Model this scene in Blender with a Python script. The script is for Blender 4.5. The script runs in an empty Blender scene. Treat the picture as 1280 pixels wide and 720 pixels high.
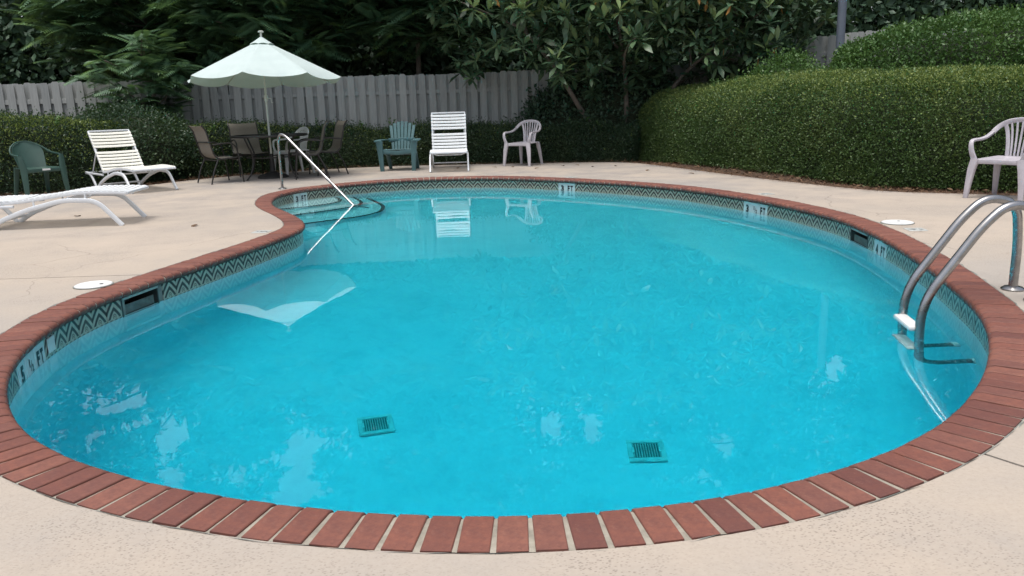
import bpy, bmesh, math, random
import numpy as np
from mathutils import Vector, Matrix, noise as mnoise

PI = math.pi
rad = math.radians
random.seed(7)
rng = np.random.default_rng(11)
scene = bpy.context.scene

# ------------------------------------------------------------------ camera
cam_data = bpy.data.cameras.new('camera')
cam_data.sensor_width = 36.0
cam_data.sensor_fit = 'HORIZONTAL'
cam_data.lens = 36.0 * 1004.0 / 1280.0
cam_data.clip_start = 0.05
cam_data.clip_end = 800.0
cam = bpy.data.objects.new('camera', cam_data)
scene.collection.objects.link(cam)
cam.matrix_world = (Matrix.Translation((0, 0, 1.12)) @ Matrix.Rotation(rad(90 - 12.9), 4, 'X')
                    @ Matrix.Rotation(rad(-1.7), 4, 'Z'))
scene.camera = cam

# ------------------------------------------------------------------ sky, sun, exposure
SUN_EL, SUN_AZ = 78.0, 215.0          # azimuth: degrees clockwise from +Y; the sun stands behind the camera
world = bpy.data.worlds.new('World')
scene.world = world
world.use_nodes = True
wn = world.node_tree.nodes
wl = world.node_tree.links
wn.clear()
sky = wn.new('ShaderNodeTexSky')
sky.sky_type = 'NISHITA'
sky.sun_disc = False
sky.sun_elevation = rad(SUN_EL)
sky.sun_rotation = rad(SUN_AZ)
sky.air_density = 1.0
sky.dust_density = 4.0
sky.ozone_density = 1.0
hs = wn.new('ShaderNodeHueSaturation')
hs.inputs['Saturation'].default_value = 0.52
bg = wn.new('ShaderNodeBackground')
bg.inputs['Strength'].default_value = 0.125
wo = wn.new('ShaderNodeOutputWorld')
wl.new(sky.outputs[0], hs.inputs['Color'])
wl.new(hs.outputs[0], bg.inputs['Color'])
wl.new(bg.outputs[0], wo.inputs['Surface'])

sun_data = bpy.data.lights.new('sun', 'SUN')
sun_data.energy = 1.5
sun_data.angle = rad(28)
sun_data.color = (1.0, 0.96, 0.9)
sun = bpy.data.objects.new('sun', sun_data)
scene.collection.objects.link(sun)
_sd = Vector((math.sin(rad(SUN_AZ)) * math.cos(rad(SUN_EL)), math.cos(rad(SUN_AZ)) * math.cos(rad(SUN_EL)), math.sin(rad(SUN_EL))))
sun.rotation_euler = (-_sd).to_track_quat('-Z', 'Y').to_euler()
sun.location = (0, -5, 20)

scene.view_settings.view_transform = 'Standard'
scene.view_settings.look = 'None'
scene.view_settings.gamma = 1.0
scene.view_settings.exposure = 0.66
scene.render.engine = 'CYCLES'
cy = scene.cycles
cy.use_denoising = True
try:
    cy.denoiser = 'OPENIMAGEDENOISE'
except Exception:
    pass
cy.max_bounces = 10
cy.diffuse_bounces = 4
cy.glossy_bounces = 4
cy.transmission_bounces = 8
cy.transparent_max_bounces = 8
cy.volume_bounces = 0
cy.caustics_refractive = True
cy.caustics_reflective = False
cy.sample_clamp_indirect = 8.0

# ------------------------------------------------------------------ helpers: objects
COL = scene.collection


def tag(o, label=None, cat=None, group=None, kind=None):
    if label: o['label'] = label
    if cat: o['category'] = cat
    if group: o['group'] = group
    if kind: o['kind'] = kind
    return o


def thing(name, label, cat, loc=(0, 0, 0), rz=0.0, group=None):
    o = bpy.data.objects.new(name, None)
    o.empty_display_size = 0.1
    COL.objects.link(o)
    o.location = loc
    o.rotation_euler = (0, 0, rz)
    return tag(o, label, cat, group)


def link(name, me, mat=None, parent=None, loc=None, rot=None):
    o = bpy.data.objects.new(name, me)
    COL.objects.link(o)
    if mat is not None and len(me.materials) == 0:
        me.materials.append(mat)
    if parent is not None:
        o.parent = parent
    if loc is not None:
        o.location = loc
    if rot is not None:
        o.rotation_euler = rot
    return o


def finish(bm, smooth=False, angle=None):
    bmesh.ops.recalc_face_normals(bm, faces=bm.faces[:])
    me = bpy.data.meshes.new('mesh')
    bm.to_mesh(me)
    bm.free()
    if smooth:
        me.polygons.foreach_set('use_smooth', [True] * len(me.polygons))
        if angle:
            try:
                me.set_sharp_from_angle(angle=angle)
            except Exception:
                pass
    return me


def mk(name, bm, mat, parent=None, smooth=False, angle=rad(40), loc=None, rot=None):
    return link(name, finish(bm, smooth, angle), mat, parent, loc, rot)


def dup(root, loc, rz, label, group=None):
    r = root.copy()
    COL.objects.link(r)
    r.location = loc
    r.rotation_euler = (0, 0, rz)
    r['label'] = label
    if group: r['group'] = group
    for ch in list(root.children):
        c = ch.copy()
        COL.objects.link(c)
        c.parent = r
        for g in list(ch.children):
            d = g.copy()
            COL.objects.link(d)
            d.parent = c
    return r


def raw_mesh(V, Fc):
    """numpy arrays: V (n,3), Fc (m,k) uniform faces"""
    me = bpy.data.meshes.new('mesh')
    V = np.ascontiguousarray(V, dtype=np.float32)
    Fc = np.ascontiguousarray(Fc, dtype=np.int32)
    m, k = Fc.shape
    me.vertices.add(len(V))
    me.vertices.foreach_set('co', V.ravel())
    me.loops.add(m * k)
    me.loops.foreach_set('vertex_index', Fc.ravel())
    me.polygons.add(m)
    me.polygons.foreach_set('loop_start', np.arange(0, m * k, k, dtype=np.int32))
    me.polygons.foreach_set('loop_total', np.full(m, k, dtype=np.int32))
    me.update(calc_edges=True)
    return me


# ------------------------------------------------------------------ helpers: shapes
def add_box(bm, size, center=(0, 0, 0), rot=None, bevel=0.0, seg=2):
    r = bmesh.ops.create_cube(bm, size=1.0)
    vs = r['verts']
    M = Matrix.Translation(center) @ (rot.to_4x4() if rot is not None else Matrix.Identity(4)) @ Matrix.Diagonal((size[0], size[1], size[2], 1))
    bmesh.ops.transform(bm, matrix=M, verts=vs)
    if bevel > 0:
        es = list({e for v in vs for e in v.link_edges})
        bmesh.ops.bevel(bm, geom=es, offset=bevel, segments=seg, affect='EDGES', profile=0.5)


def catmull(pts, n=8, closed=False):
    P = [Vector(p) for p in pts]
    out = []
    m = len(P)
    rngk = range(m if closed else m - 1)
    for i in rngk:
        if closed:
            p0, p1, p2, p3 = P[(i - 1) % m], P[i], P[(i + 1) % m], P[(i + 2) % m]
        else:
            p1, p2 = P[i], P[i + 1]
            p0 = P[i - 1] if i > 0 else p1 * 2 - p2
            p3 = P[i + 2] if i + 2 < m else p2 * 2 - p1
        for k in range(n):
            t = k / n
            out.append(0.5 * ((2 * p1) + (p2 - p0) * t + (2 * p0 - 5 * p1 + 4 * p2 - p3) * t * t + (3 * p1 - p0 - 3 * p2 + p3) * t ** 3))
    if not closed:
        out.append(P[-1].copy())
    return out


def fillet(pts, r, n=6):
    """polyline with rounded corners"""
    P = [Vector(p) for p in pts]
    out = [P[0]]
    for i in range(1, len(P) - 1):
        a, b, c = P[i - 1], P[i], P[i + 1]
        u, w = (a - b), (c - b)
        rr = min(r, u.length * 0.48, w.length * 0.48)
        s, e = b + u.normalized() * rr, b + w.normalized() * rr
        for k in range(n + 1):
            t = k / n
            out.append(s * (1 - t) ** 2 + b * 2 * t * (1 - t) + e * t * t)
    out.append(P[-1])
    return out


def circ(r, n=10, sy=1.0):
    return [(r * math.cos(2 * PI * k / n), r * sy * math.sin(2 * PI * k / n)) for k in range(n)]


def rrect(w, t, r=None, n=2):
    """rounded rectangle section: w along the side axis, t along the normal axis"""
    r = min(w, t) * 0.3 if r is None else r
    out = []
    for cx, cy_, a0 in ((w / 2 - r, t / 2 - r, 0), (-w / 2 + r, t / 2 - r, PI / 2), (-w / 2 + r, -t / 2 + r, PI), (w / 2 - r, -t / 2 + r, 1.5 * PI)):
        for k in range(n + 1):
            a = a0 + (PI / 2) * k / n
            out.append((cx + r * math.cos(a), cy_ + r * math.sin(a)))
    return out


def sweep(bm, pts, sec, side=None, scales=None, closed=False, cap=True):
    """sweep a 2-D section along pts; side = fixed reference for the section's first axis"""
    P = [Vector(p) for p in pts]
    n = len(P)
    rings = []
    prev = None
    for i in range(n):
        if closed:
            t = P[(i + 1) % n] - P[(i - 1) % n]
        else:
            t = P[min(i + 1, n - 1)] - P[max(i - 1, 0)]
        t.normalize()
        if side is not None:
            s = Vector(side) - t * Vector(side).dot(t)
        elif prev is None:
            ref = Vector((0, 0, 1)) if abs(t.z) < 0.9 else Vector((1, 0, 0))
            s = ref.cross(t)
        else:
            s = prev - t * prev.dot(t)
        s.normalize()
        prev = s
        nn = t.cross(s)
        sc = scales[i] if scales is not None else 1.0
        if not isinstance(sc, (tuple, list)):
            sc = (sc, sc)
        rings.append([bm.verts.new(P[i] + s * (a * sc[0]) + nn * (b * sc[1])) for a, b in sec])
    m = len(sec)
    for i in range(n if closed else n - 1):
        A, B = rings[i], rings[(i + 1) % n]
        for k in range(m):
            bm.faces.new((A[k], A[(k + 1) % m], B[(k + 1) % m], B[k]))
    if cap and not closed:
        bm.faces.new(rings[0][::-1])
        bm.faces.new(rings[-1])


def tube_obj(name, pts, r, mat, parent, n=10, scales=None):
    bm = bmesh.new()
    sweep(bm, pts, circ(r, n), scales=scales)
    return mk(name, bm, mat, parent, True)


def bar_obj(name, pts, w, t, mat, parent, side, scales=None, r=None):
    bm = bmesh.new()
    sweep(bm, pts, rrect(w, t, r), side=side, scales=scales)
    return mk(name, bm, mat, parent, True)


def shell(bm, fn, nu, nv, th):
    """closed shell of thickness th round a parametric surface fn(u,v)"""
    g = [[Vector(fn(i / nu, j / nv)) for j in range(nv + 1)] for i in range(nu + 1)]
    top, bot = [], []
    for i in range(nu + 1):
        rt, rb = [], []
        for j in range(nv + 1):
            du = g[min(i + 1, nu)][j] - g[max(i - 1, 0)][j]
            dv = g[i][min(j + 1, nv)] - g[i][max(j - 1, 0)]
            nn = du.cross(dv).normalized()
            rt.append(bm.verts.new(g[i][j] + nn * th / 2))
            rb.append(bm.verts.new(g[i][j] - nn * th / 2))
        top.append(rt)
        bot.append(rb)
    for i in range(nu):
        for j in range(nv):
            bm.faces.new((top[i][j], top[i + 1][j], top[i + 1][j + 1], top[i][j + 1]))
            bm.faces.new((bot[i][j], bot[i][j + 1], bot[i + 1][j + 1], bot[i + 1][j]))
    for i in range(nu):
        bm.faces.new((top[i][0], bot[i][0], bot[i + 1][0], top[i + 1][0]))
        bm.faces.new((top[i][nv], top[i + 1][nv], bot[i + 1][nv], bot[i][nv]))
    for j in range(nv):
        bm.faces.new((top[0][j], top[0][j + 1], bot[0][j + 1], bot[0][j]))
        bm.faces.new((top[nu][j], bot[nu][j], bot[nu][j + 1], top[nu][j + 1]))


def lathe(bm, prof, n=24, center=(0, 0, 0)):
    rings = []
    for r, z in prof:
        rings.append([bm.verts.new((center[0] + r * math.cos(2 * PI * k / n), center[1] + r * math.sin(2 * PI * k / n), center[2] + z)) for k in range(n)])
    for i in range(len(rings) - 1):
        for k in range(n):
            bm.faces.new((rings[i][k], rings[i][(k + 1) % n], rings[i + 1][(k + 1) % n], rings[i + 1][k]))
    bm.faces.new(rings[0][::-1])
    bm.faces.new(rings[-1])


def extrude_poly(bm, pts, z0, z1):
    """solid prism of an arbitrary simple polygon"""
    lo = [bm.verts.new((x, y, z0)) for x, y in pts]
    hi = [bm.verts.new((x, y, z1)) for x, y in pts]
    n = len(pts)
    for vs in (lo, hi):
        es = [bm.edges.new((vs[i], vs[(i + 1) % n])) for i in range(n)]
        bmesh.ops.triangle_fill(bm, use_beauty=True, use_dissolve=False, edges=es)
    for i in range(n):
        bm.faces.new((lo[i], lo[(i + 1) % n], hi[(i + 1) % n], hi[i]))


# ------------------------------------------------------------------ materials
def mat_new(name):
    m = bpy.data.materials.new(name)
    m.use_nodes = True
    nt = m.node_tree
    b = nt.nodes['Principled BSDF']
    return m, nt, b


def N(nt, t, **kw):
    n = nt.nodes.new(t)
    for k, v in kw.items():
        if k in n.inputs:
            n.inputs[k].default_value = v
        else:
            setattr(n, k, v)
    return n


def ramp(nt, src, stops, interp='LINEAR'):
    r = nt.nodes.new('ShaderNodeValToRGB')
    r.color_ramp.interpolation = interp
    els = r.color_ramp.elements
    while len(els) < len(stops):
        els.new(0.5)
    for e, (p, c) in zip(els, stops):
        e.position = p
        e.color = (c[0], c[1], c[2], 1) if not isinstance(c, (int, float)) else (c, c, c, 1)
    nt.links.new(src, r.inputs[0])
    return r.outputs[0]


def noise(nt, scale, detail=4, rough=0.6, coord='Object', dist=0.0):
    tc = nt.nodes.new('ShaderNodeTexCoord')
    n = N(nt, 'ShaderNodeTexNoise', Scale=scale, Detail=detail, Roughness=rough, Distortion=dist)
    nt.links.new(tc.outputs[coord], n.inputs['Vector'])
    return n.outputs['Fac']


def mixc(nt, fac, a, b, mode='MIX'):
    m = nt.nodes.new('ShaderNodeMix')
    m.data_type = 'RGBA'
    m.blend_type = mode
    for sock, v in ((m.inputs[0], fac), (m.inputs[6], a), (m.inputs[7], b)):
        if hasattr(v, 'default_value') or isinstance(v, bpy.types.NodeSocket):
            nt.links.new(v, sock)
        elif isinstance(v, (int, float)):
            sock.default_value = v
        else:
            sock.default_value = (v[0], v[1], v[2], 1)
    return m.outputs[2]


def math_(nt, op, a, b=None, c=None):
    n = nt.nodes.new('ShaderNodeMath')
    n.operation = op
    for i, v in enumerate((a, b, c)):
        if v is None: continue
        if isinstance(v, (int, float)):
            n.inputs[i].default_value = v
        else:
            nt.links.new(v, n.inputs[i])
    return n.outputs[0]


def bump(nt, b, h, strength=0.3, dist=0.01):
    n = N(nt, 'ShaderNodeBump', Strength=strength, Distance=dist)
    nt.links.new(h, n.inputs['Height'])
    nt.links.new(n.outputs[0], b.inputs['Normal'])


def simple(name, col, rough=0.5, metal=0.0, var=0.15, scale=8.0, bumpk=0.0, spec=0.5, coord='Object'):
    """colour with gentle procedural variation"""
    m, nt, b = mat_new(name)
    f = noise(nt, scale, 5, 0.65, coord)
    lo = [c * (1 - var) for c in col]
    hi = [min(1, c * (1 + var)) for c in col]
    nt.links.new(ramp(nt, f, [(0.3, lo), (0.7, hi)]), b.inputs['Base Color'])
    b.inputs['Roughness'].default_value = rough
    b.inputs['Metallic'].default_value = metal
    b.inputs['Specular IOR Level'].default_value = spec
    if bumpk:
        bump(nt, b, noise(nt, scale * 6, 4, 0.6, coord), bumpk, 0.004)
    return m


def foliage(name, stops, rough=0.45, transl=0.25, big=1.2, small=14.0, spec=0.4):
    """leaf material: leaf to leaf and bough to bough colour differences, some light passing through"""
    m, nt, b = mat_new(name)
    f1 = noise(nt, big, 3, 0.6)
    f2 = noise(nt, small, 3, 0.7)
    f = math_(nt, 'ADD', math_(nt, 'MULTIPLY', f1, 0.45), math_(nt, 'MULTIPLY', f2, 0.55))
    c = ramp(nt, f, stops)
    nt.links.new(c, b.inputs['Base Color'])
    b.inputs['Roughness'].default_value = rough
    b.inputs['Specular IOR Level'].default_value = spec
    tr = nt.nodes.new('ShaderNodeBsdfTranslucent')
    nt.links.new(mixc(nt, 0.5, c, (0.10, 0.16, 0.02)), tr.inputs['Color'])
    mx = nt.nodes.new('ShaderNodeMixShader')
    mx.inputs[0].default_value = transl
    nt.links.new(b.outputs[0], mx.inputs[1])
    nt.links.new(tr.outputs[0], mx.inputs[2])
    nt.links.new(mx.outputs[0], nt.nodes['Material Output'].inputs['Surface'])
    return m


M = {}


def build_materials():
    # --- concrete deck: peach wash worn to grey, rock-salt pits
    m, nt, b = mat_new('deck_concrete')
    tc = nt.nodes.new('ShaderNodeTexCoord')
    big = noise(nt, 0.35, 5, 0.6)
    mid = noise(nt, 2.6, 6, 0.7)
    fine = noise(nt, 60, 4, 0.7)
    base = ramp(nt, big, [(0.36, (0.37, 0.335, 0.298)), (0.52, (0.43, 0.368, 0.304)), (0.68, (0.475, 0.40, 0.328))])
    base = mixc(nt, ramp(nt, mid, [(0.52, 0.0), (0.78, 0.35)]), base, (0.29, 0.275, 0.26))
    base = mixc(nt, ramp(nt, fine, [(0.35, 0.22), (0.6, 0.0)]), base, (0.30, 0.245, 0.195))
    # patchy grey, stronger towards the far end of the deck
    geo = nt.nodes.new('ShaderNodeNewGeometry')
    sx = nt.nodes.new('ShaderNodeSeparateXYZ')
    nt.links.new(geo.outputs['Position'], sx.inputs[0])
    far_grey = math_(nt, 'MULTIPLY', ramp(nt, noise(nt, 0.8, 6, 0.75), [(0.38, 0.0), (0.62, 0.85)]),
                 ramp(nt, math_(nt, 'MULTIPLY', sx.outputs['Y'], 1 / 16.0), [(0.40, 0.12), (0.80, 1.0)]))
    base = mixc(nt, far_grey, base, (0.265, 0.25, 0.238))
    # a few long hairline cracks and drip stains
    vc = N(nt, 'ShaderNodeTexVoronoi', Scale=0.55)
    vc.feature = 'DISTANCE_TO_EDGE'
    nz = N(nt, 'ShaderNodeTexNoise', Scale=2.0, Detail=5.0)
    nt.links.new(tc.outputs['Object'], nz.inputs['Vector'])
    wv = nt.nodes.new('ShaderNodeVectorMath')
    wv.operation = 'MULTIPLY_ADD'
    nt.links.new(nz.outputs['Color'], wv.inputs[0])
    wv.inputs[1].default_value = (0.5, 0.5, 0.0)
    nt.links.new(tc.outputs['Object'], wv.inputs[2])
    nt.links.new(wv.outputs[0], vc.inputs['Vector'])
    crack = math_(nt, 'MULTIPLY', ramp(nt, vc.outputs['Distance'], [(0.0, 0.5), (0.0035, 0.0)]), ramp(nt, noise(nt, 0.5, 2, 0.5), [(0.52, 0.0), (0.56, 1.0)]))
    base = mixc(nt, crack, base, (0.16, 0.14, 0.12))
    blot = ramp(nt, noise(nt, 1.1, 3, 0.5, dist=1.5), [(0.60, 0.0), (0.70, 0.22)])
    base = mixc(nt, blot, base, (0.25, 0.225, 0.20))
    vor = N(nt, 'ShaderNodeTexVoronoi', Scale=85.0, Randomness=1.0)
    mp = N(nt, 'ShaderNodeMapping')
    mp.inputs['Scale'].default_value = (1.0, 1.7, 1.0)
    nt.links.new(tc.outputs['Object'], mp.inputs['Vector'])
    nt.links.new(mp.outputs[0], vor.inputs['Vector'])
    patch = ramp(nt, noise(nt, 1.6, 4, 0.6), [(0.44, 0.0), (0.66, 1.0)])
    pit = math_(nt, 'MULTIPLY', ramp(nt, vor.outputs['Distance'], [(0.20, 1.0), (0.36, 0.0)]),
                math_(nt, 'ADD', math_(nt, 'MULTIPLY', patch, 0.52), 0.12))
    base = mixc(nt, pit, base, (0.15, 0.125, 0.105))
    nt.links.new(base, b.inputs['Base Color'])
    b.inputs['Roughness'].default_value = 0.85
    b.inputs['Specular IOR Level'].default_value = 0.25
    h = math_(nt, 'SUBTRACT', fine, math_(nt, 'MULTIPLY', pit, 1.5))
    bump(nt, b, h, 0.35, 0.004)
    M['deck'] = m

    # --- coping brick
    m, nt, b = mat_new('coping_brick')
    oi = nt.nodes.new('ShaderNodeObjectInfo')
    c1 = ramp(nt, oi.outputs['Random'], [(0.0, (0.150, 0.058, 0.045)), (0.25, (0.205, 0.077, 0.054)), (0.5, (0.245, 0.092, 0.062)), (0.75, (0.195, 0.080, 0.060)), (1.0, (0.270, 0.110, 0.075))])
    f = noise(nt, 14, 6, 0.7)
    c2 = mixc(nt, ramp(nt, f, [(0.35, 0.0), (0.7, 0.75)]), c1, (0.105, 0.045, 0.042))
    c2 = mixc(nt, ramp(nt, noise(nt, 5, 5, 0.8, dist=0.6), [(0.55, 0.0), (0.8, 0.38)]), c2, (0.36, 0.24, 0.20))
    nt.links.new(c2, b.inputs['Base Color'])
    b.inputs['Roughness'].default_value = 0.62
    b.inputs['Specular IOR Level'].default_value = 0.35
    sp = noise(nt, 70, 5, 0.8)
    c2 = mixc(nt, ramp(nt, sp, [(0.54, 0.0), (0.72, 0.6)]), c2, (0.075, 0.036, 0.032))
    c2 = mixc(nt, ramp(nt, sp, [(0.28, 0.45), (0.42, 0.0)]), c2, (0.30, 0.17, 0.13))
    nt.links.new(c2, b.inputs['Base Color'])
    bump(nt, b, noise(nt, 90, 4, 0.7), 0.4, 0.003)
    M['brick'] = m

    M['mortar'] = simple('coping_mortar', (0.30, 0.275, 0.225), 0.9, var=0.35, scale=12, bumpk=0.5)
    M['grout'] = simple('tile_grout', (0.20, 0.21, 0.19), 0.9, var=0.3, scale=9, bumpk=0.4)

    # --- patterned waterline tile (object space: x -0.075..0.075, z -0.152..0)
    m, nt, b = mat_new('waterline_tile')
    tc = nt.nodes.new('ShaderNodeTexCoord')
    s = nt.nodes.new('ShaderNodeSeparateXYZ')
    nt.links.new(tc.outputs['Object'], s.inputs[0])
    x, z = s.outputs['X'], s.outputs['Z']
    ax = math_(nt, 'ABSOLUTE', x)
    zz = math_(nt, 'ADD', z, 0.108)
    ar = math_(nt, 'SQRT', math_(nt, 'ADD', math_(nt, 'POWER', math_(nt, 'MULTIPLY', x, 1.2), 2.0), math_(nt, 'MULTIPLY', zz, zz)))
    v = math_(nt, 'ADD', math_(nt, 'MULTIPLY', ar, 0.25), math_(nt, 'MULTIPLY', math_(nt, 'MULTIPLY_ADD', ax, 1.1, zz), 0.75))
    chev = math_(nt, 'GREATER_THAN', math_(nt, 'SINE', math_(nt, 'MULTIPLY_ADD', v, 2 * PI / 0.056, 0.6)), 0.0)
    low = math_(nt, 'LESS_THAN', z, -0.107)
    dash = math_(nt, 'GREATER_THAN', math_(nt, 'SINE', math_(nt, 'MULTIPLY', x, 2 * PI / 0.050)), 0.0)
    dash = math_(nt, 'MULTIPLY', dash, math_(nt, 'LESS_THAN', z, -0.116))
    r2 = math_(nt, 'SQRT', math_(nt, 'ADD', math_(nt, 'MULTIPLY', x, x), math_(nt, 'POWER', math_(nt, 'ADD', z, 0.095), 2.0)))
    inside = math_(nt, 'LESS_THAN', r2, 0.024)
    ring = math_(nt, 'GREATER_THAN', math_(nt, 'SINE', math_(nt, 'MULTIPLY', r2, 2 * PI / 0.012)), 0.3)
    fac = mixc(nt, inside, chev, ring)
    fac = mixc(nt, low, fac, dash)
    wob = noise(nt, 30, 3, 0.6)
    cream = ramp(nt, wob, [(0.3, (0.33, 0.30, 0.235)), (0.7, (0.50, 0.455, 0.36))])
    oi = nt.nodes.new('ShaderNodeObjectInfo')
    dark = ramp(nt, oi.outputs['Random'], [(0.0, (0.024, 0.018, 0.016)), (1.0, (0.058, 0.036, 0.028))])
    nt.links.new(mixc(nt, fac, cream, dark), b.inputs['Base Color'])
    b.inputs['Roughness'].default_value = 0.3
    bump(nt, b, fac, 0.25, 0.0015)
    M['tile'] = m
    M['white_tile'] = simple('marker_tile', (0.62, 0.64, 0.62), 0.25, var=0.08, scale=12)
    M['ink'] = simple('marker_ink', (0.012, 0.014, 0.016), 0.4, var=0.1)

    # --- pool plaster
    m, nt, b = mat_new('pool_plaster')
    f = noise(nt, 1.4, 7, 0.72)
    c = ramp(nt, f, [(0.3, (0.60, 0.77, 0.78)), (0.5, (0.70, 0.84, 0.84)), (0.72, (0.76, 0.88, 0.88))])
    c = mixc(nt, ramp(nt, noise(nt, 6, 6, 0.75), [(0.50, 0.0), (0.70, 0.36)]), c, (0.47, 0.64, 0.68))
    c = mixc(nt, ramp(nt, noise(nt, 22, 5, 0.8), [(0.60, 0.0), (0.76, 0.35)]), c, (0.40, 0.56, 0.60))
    nt.links.new(c, b.inputs['Base Color'])
    b.inputs['Roughness'].default_value = 0.9
    M['plaster'] = m

    # --- water: clear, slightly rippled, tinted by depth
    m = bpy.data.materials.new('pool_water')
    m.use_nodes = True
    nt = m.node_tree
    nt.nodes.clear()
    out = nt.nodes.new('ShaderNodeOutputMaterial')
    g = N(nt, 'ShaderNodeBsdfGlass', Roughness=0.0, IOR=1.333)
    g.inputs['Color'].default_value = (1, 1, 1, 1)
    tc = nt.nodes.new('ShaderNodeTexCoord')
    n1 = N(nt, 'ShaderNodeTexNoise', Scale=1.6, Detail=2.0, Roughness=0.45)
    nt.links.new(tc.outputs['Object'], n1.inputs['Vector'])
    bp = N(nt, 'ShaderNodeBump', Strength=0.035, Distance=0.02)
    nt.links.new(n1.outputs['Fac'], bp.inputs['Height'])
    nt.links.new(bp.outputs[0], g.inputs['Normal'])
    va = N(nt, 'ShaderNodeVolumeAbsorption', Density=1.0)
    va.inputs['Color'].default_value = (0.0, 0.893, 0.962, 1)
    nt.links.new(g.outputs[0], out.inputs['Surface'])
    nt.links.new(va.outputs[0], out.inputs['Volume'])
    M['water'] = m

    # --- metals, plastics, cloth
    m, nt, b = mat_new('stainless_steel')
    b.inputs['Metallic'].default_value = 1.0
    f = noise(nt, 9, 5, 0.7)
    nt.links.new(ramp(nt, f, [(0.3, (0.26, 0.255, 0.245)), (0.7, (0.44, 0.44, 0.45))]), b.inputs['Base Color'])
    nt.links.new(ramp(nt, f, [(0.3, 0.38), (0.7, 0.18)]), b.inputs['Roughness'])
    M['steel'] = m
    M['white_plastic'] = simple('white_plastic', (0.70, 0.71, 0.70), 0.4, var=0.06, scale=5)
    M['lilac_plastic'] = simple('weathered_resin', (0.42, 0.395, 0.43), 0.5, var=0.18, scale=6, bumpk=0.08)
    M['lilac_plastic2'] = simple('weathered_resin_pale', (0.44, 0.42, 0.445), 0.5, var=0.18, scale=6, bumpk=0.08)
    M['teal_plastic'] = simple('teal_resin', (0.060, 0.135, 0.145), 0.5, var=0.15, scale=6, bumpk=0.1)
    M['green_plastic'] = simple('dark_green_resin', (0.026, 0.066, 0.052), 0.45, var=0.15, scale=6, bumpk=0.1)
    M['white_frame'] = simple('white_frame_paint', (0.66, 0.69, 0.72), 0.35, var=0.06, scale=5)
    M['strap'] = simple('vinyl_strap', (0.78, 0.77, 0.69), 0.45, var=0.05, scale=5)
    M['strap_white'] = simple('vinyl_strap_white', (0.76, 0.79, 0.80), 0.45, var=0.05, scale=5)
    M['dark_frame'] = simple('dark_bronze_frame', (0.022, 0.020, 0.018), 0.45, var=0.2)
    M['glass_top'] = simple('smoked_table_glass', (0.02, 0.024, 0.024), 0.08, var=0.1)
    M['base_iron'] = simple('umbrella_base_iron', (0.020, 0.019, 0.018), 0.6, var=0.3, bumpk=0.2)
    M['pole_white'] = simple('umbrella_pole_paint', (0.62, 0.64, 0.58), 0.4, var=0.08)
    m, nt, b = mat_new('sling_mesh')
    w = N(nt, 'ShaderNodeTexWave', Scale=90.0, Distortion=0.4)
    tc = nt.nodes.new('ShaderNodeTexCoord')
    nt.links.new(tc.outputs['Object'], w.inputs['Vector'])
    c = ramp(nt, w.outputs['Fac'], [(0.2, (0.145, 0.128, 0.105)), (0.8, (0.23, 0.205, 0.17))])
    c = mixc(nt, ramp(nt, noise(nt, 5, 4, 0.7), [(0.4, 0.0), (0.8, 0.5)]), c, (0.22, 0.20, 0.17))
    nt.links.new(c, b.inputs['Base Color'])
    b.inputs['Roughness'].default_value = 0.75
    M['sling'] = m
    m, nt, b = mat_new('umbrella_canvas')
    f = noise(nt, 4, 5, 0.6)
    c = ramp(nt, f, [(0.3, (0.47, 0.56, 0.55)), (0.7, (0.53, 0.62, 0.605))])
    nt.links.new(c, b.inputs['Base Color'])
    b.inputs['Roughness'].default_value = 0.85
    tr = nt.nodes.new('ShaderNodeBsdfTranslucent')
    tr.inputs['Color'].default_value = (0.52, 0.72, 0.52, 1)
    mx = nt.nodes.new('ShaderNodeMixShader')
    mx.inputs[0].default_value = 0.09
    nt.links.new(b.outputs[0], mx.inputs[1])
    nt.links.new(tr.outputs[0], mx.inputs[2])
    nt.links.new(mx.outputs[0], nt.nodes['Material Output'].inputs['Surface'])
    M['canvas'] = m

    # --- fence wood: grey paint worn down the boards
    m, nt, b = mat_new('fence_board')
    tc = nt.nodes.new('ShaderNodeTexCoord')
    mp = N(nt, 'ShaderNodeMapping')
    mp.inputs['Scale'].default_value = (14, 14, 0.9)
    nt.links.new(tc.outputs['Object'], mp.inputs['Vector'])
    oi = nt.nodes.new('ShaderNodeObjectInfo')
    n1 = N(nt, 'ShaderNodeTexNoise', Scale=3.0, Detail=6.0, Roughness=0.7)
    n1.noise_dimensions = '4D'
    nt.links.new(mp.outputs[0], n1.inputs['Vector'])
    nt.links.new(math_(nt, 'MULTIPLY', oi.outputs['Random'], 50.0), n1.inputs['W'])
    c = ramp(nt, n1.outputs['Fac'], [(0.3, (0.25, 0.262, 0.255)), (0.55, (0.38, 0.395, 0.378)), (0.75, (0.48, 0.488, 0.46))])
    c = mixc(nt, 0.35, c, ramp(nt, oi.outputs['Random'], [(0.0, (0.23, 0.245, 0.245)), (1.0, (0.48, 0.485, 0.46))]))
    nt.links.new(c, b.inputs['Base Color'])
    b.inputs['Roughness'].default_value = 0.85
    bump(nt, b, n1.outputs['Fac'], 0.3, 0.004)
    M['fence'] = m
    M['pole_grey'] = simple('galvanised_pole', (0.13, 0.15, 0.19), 0.5, var=0.12)

    # --- ground
    m, nt, b = mat_new('soil')
    f = noise(nt, 3, 8, 0.75)
    nt.links.new(ramp(nt, f, [(0.3, (0.035, 0.022, 0.014)), (0.55, (0.075, 0.045, 0.027)), (0.75, (0.12, 0.078, 0.048))]), b.inputs['Base Color'])
    b.inputs['Roughness'].default_value = 0.95
    bump(nt, b, noise(nt, 18, 6, 0.7), 0.8, 0.03)
    M['soil'] = m
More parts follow.
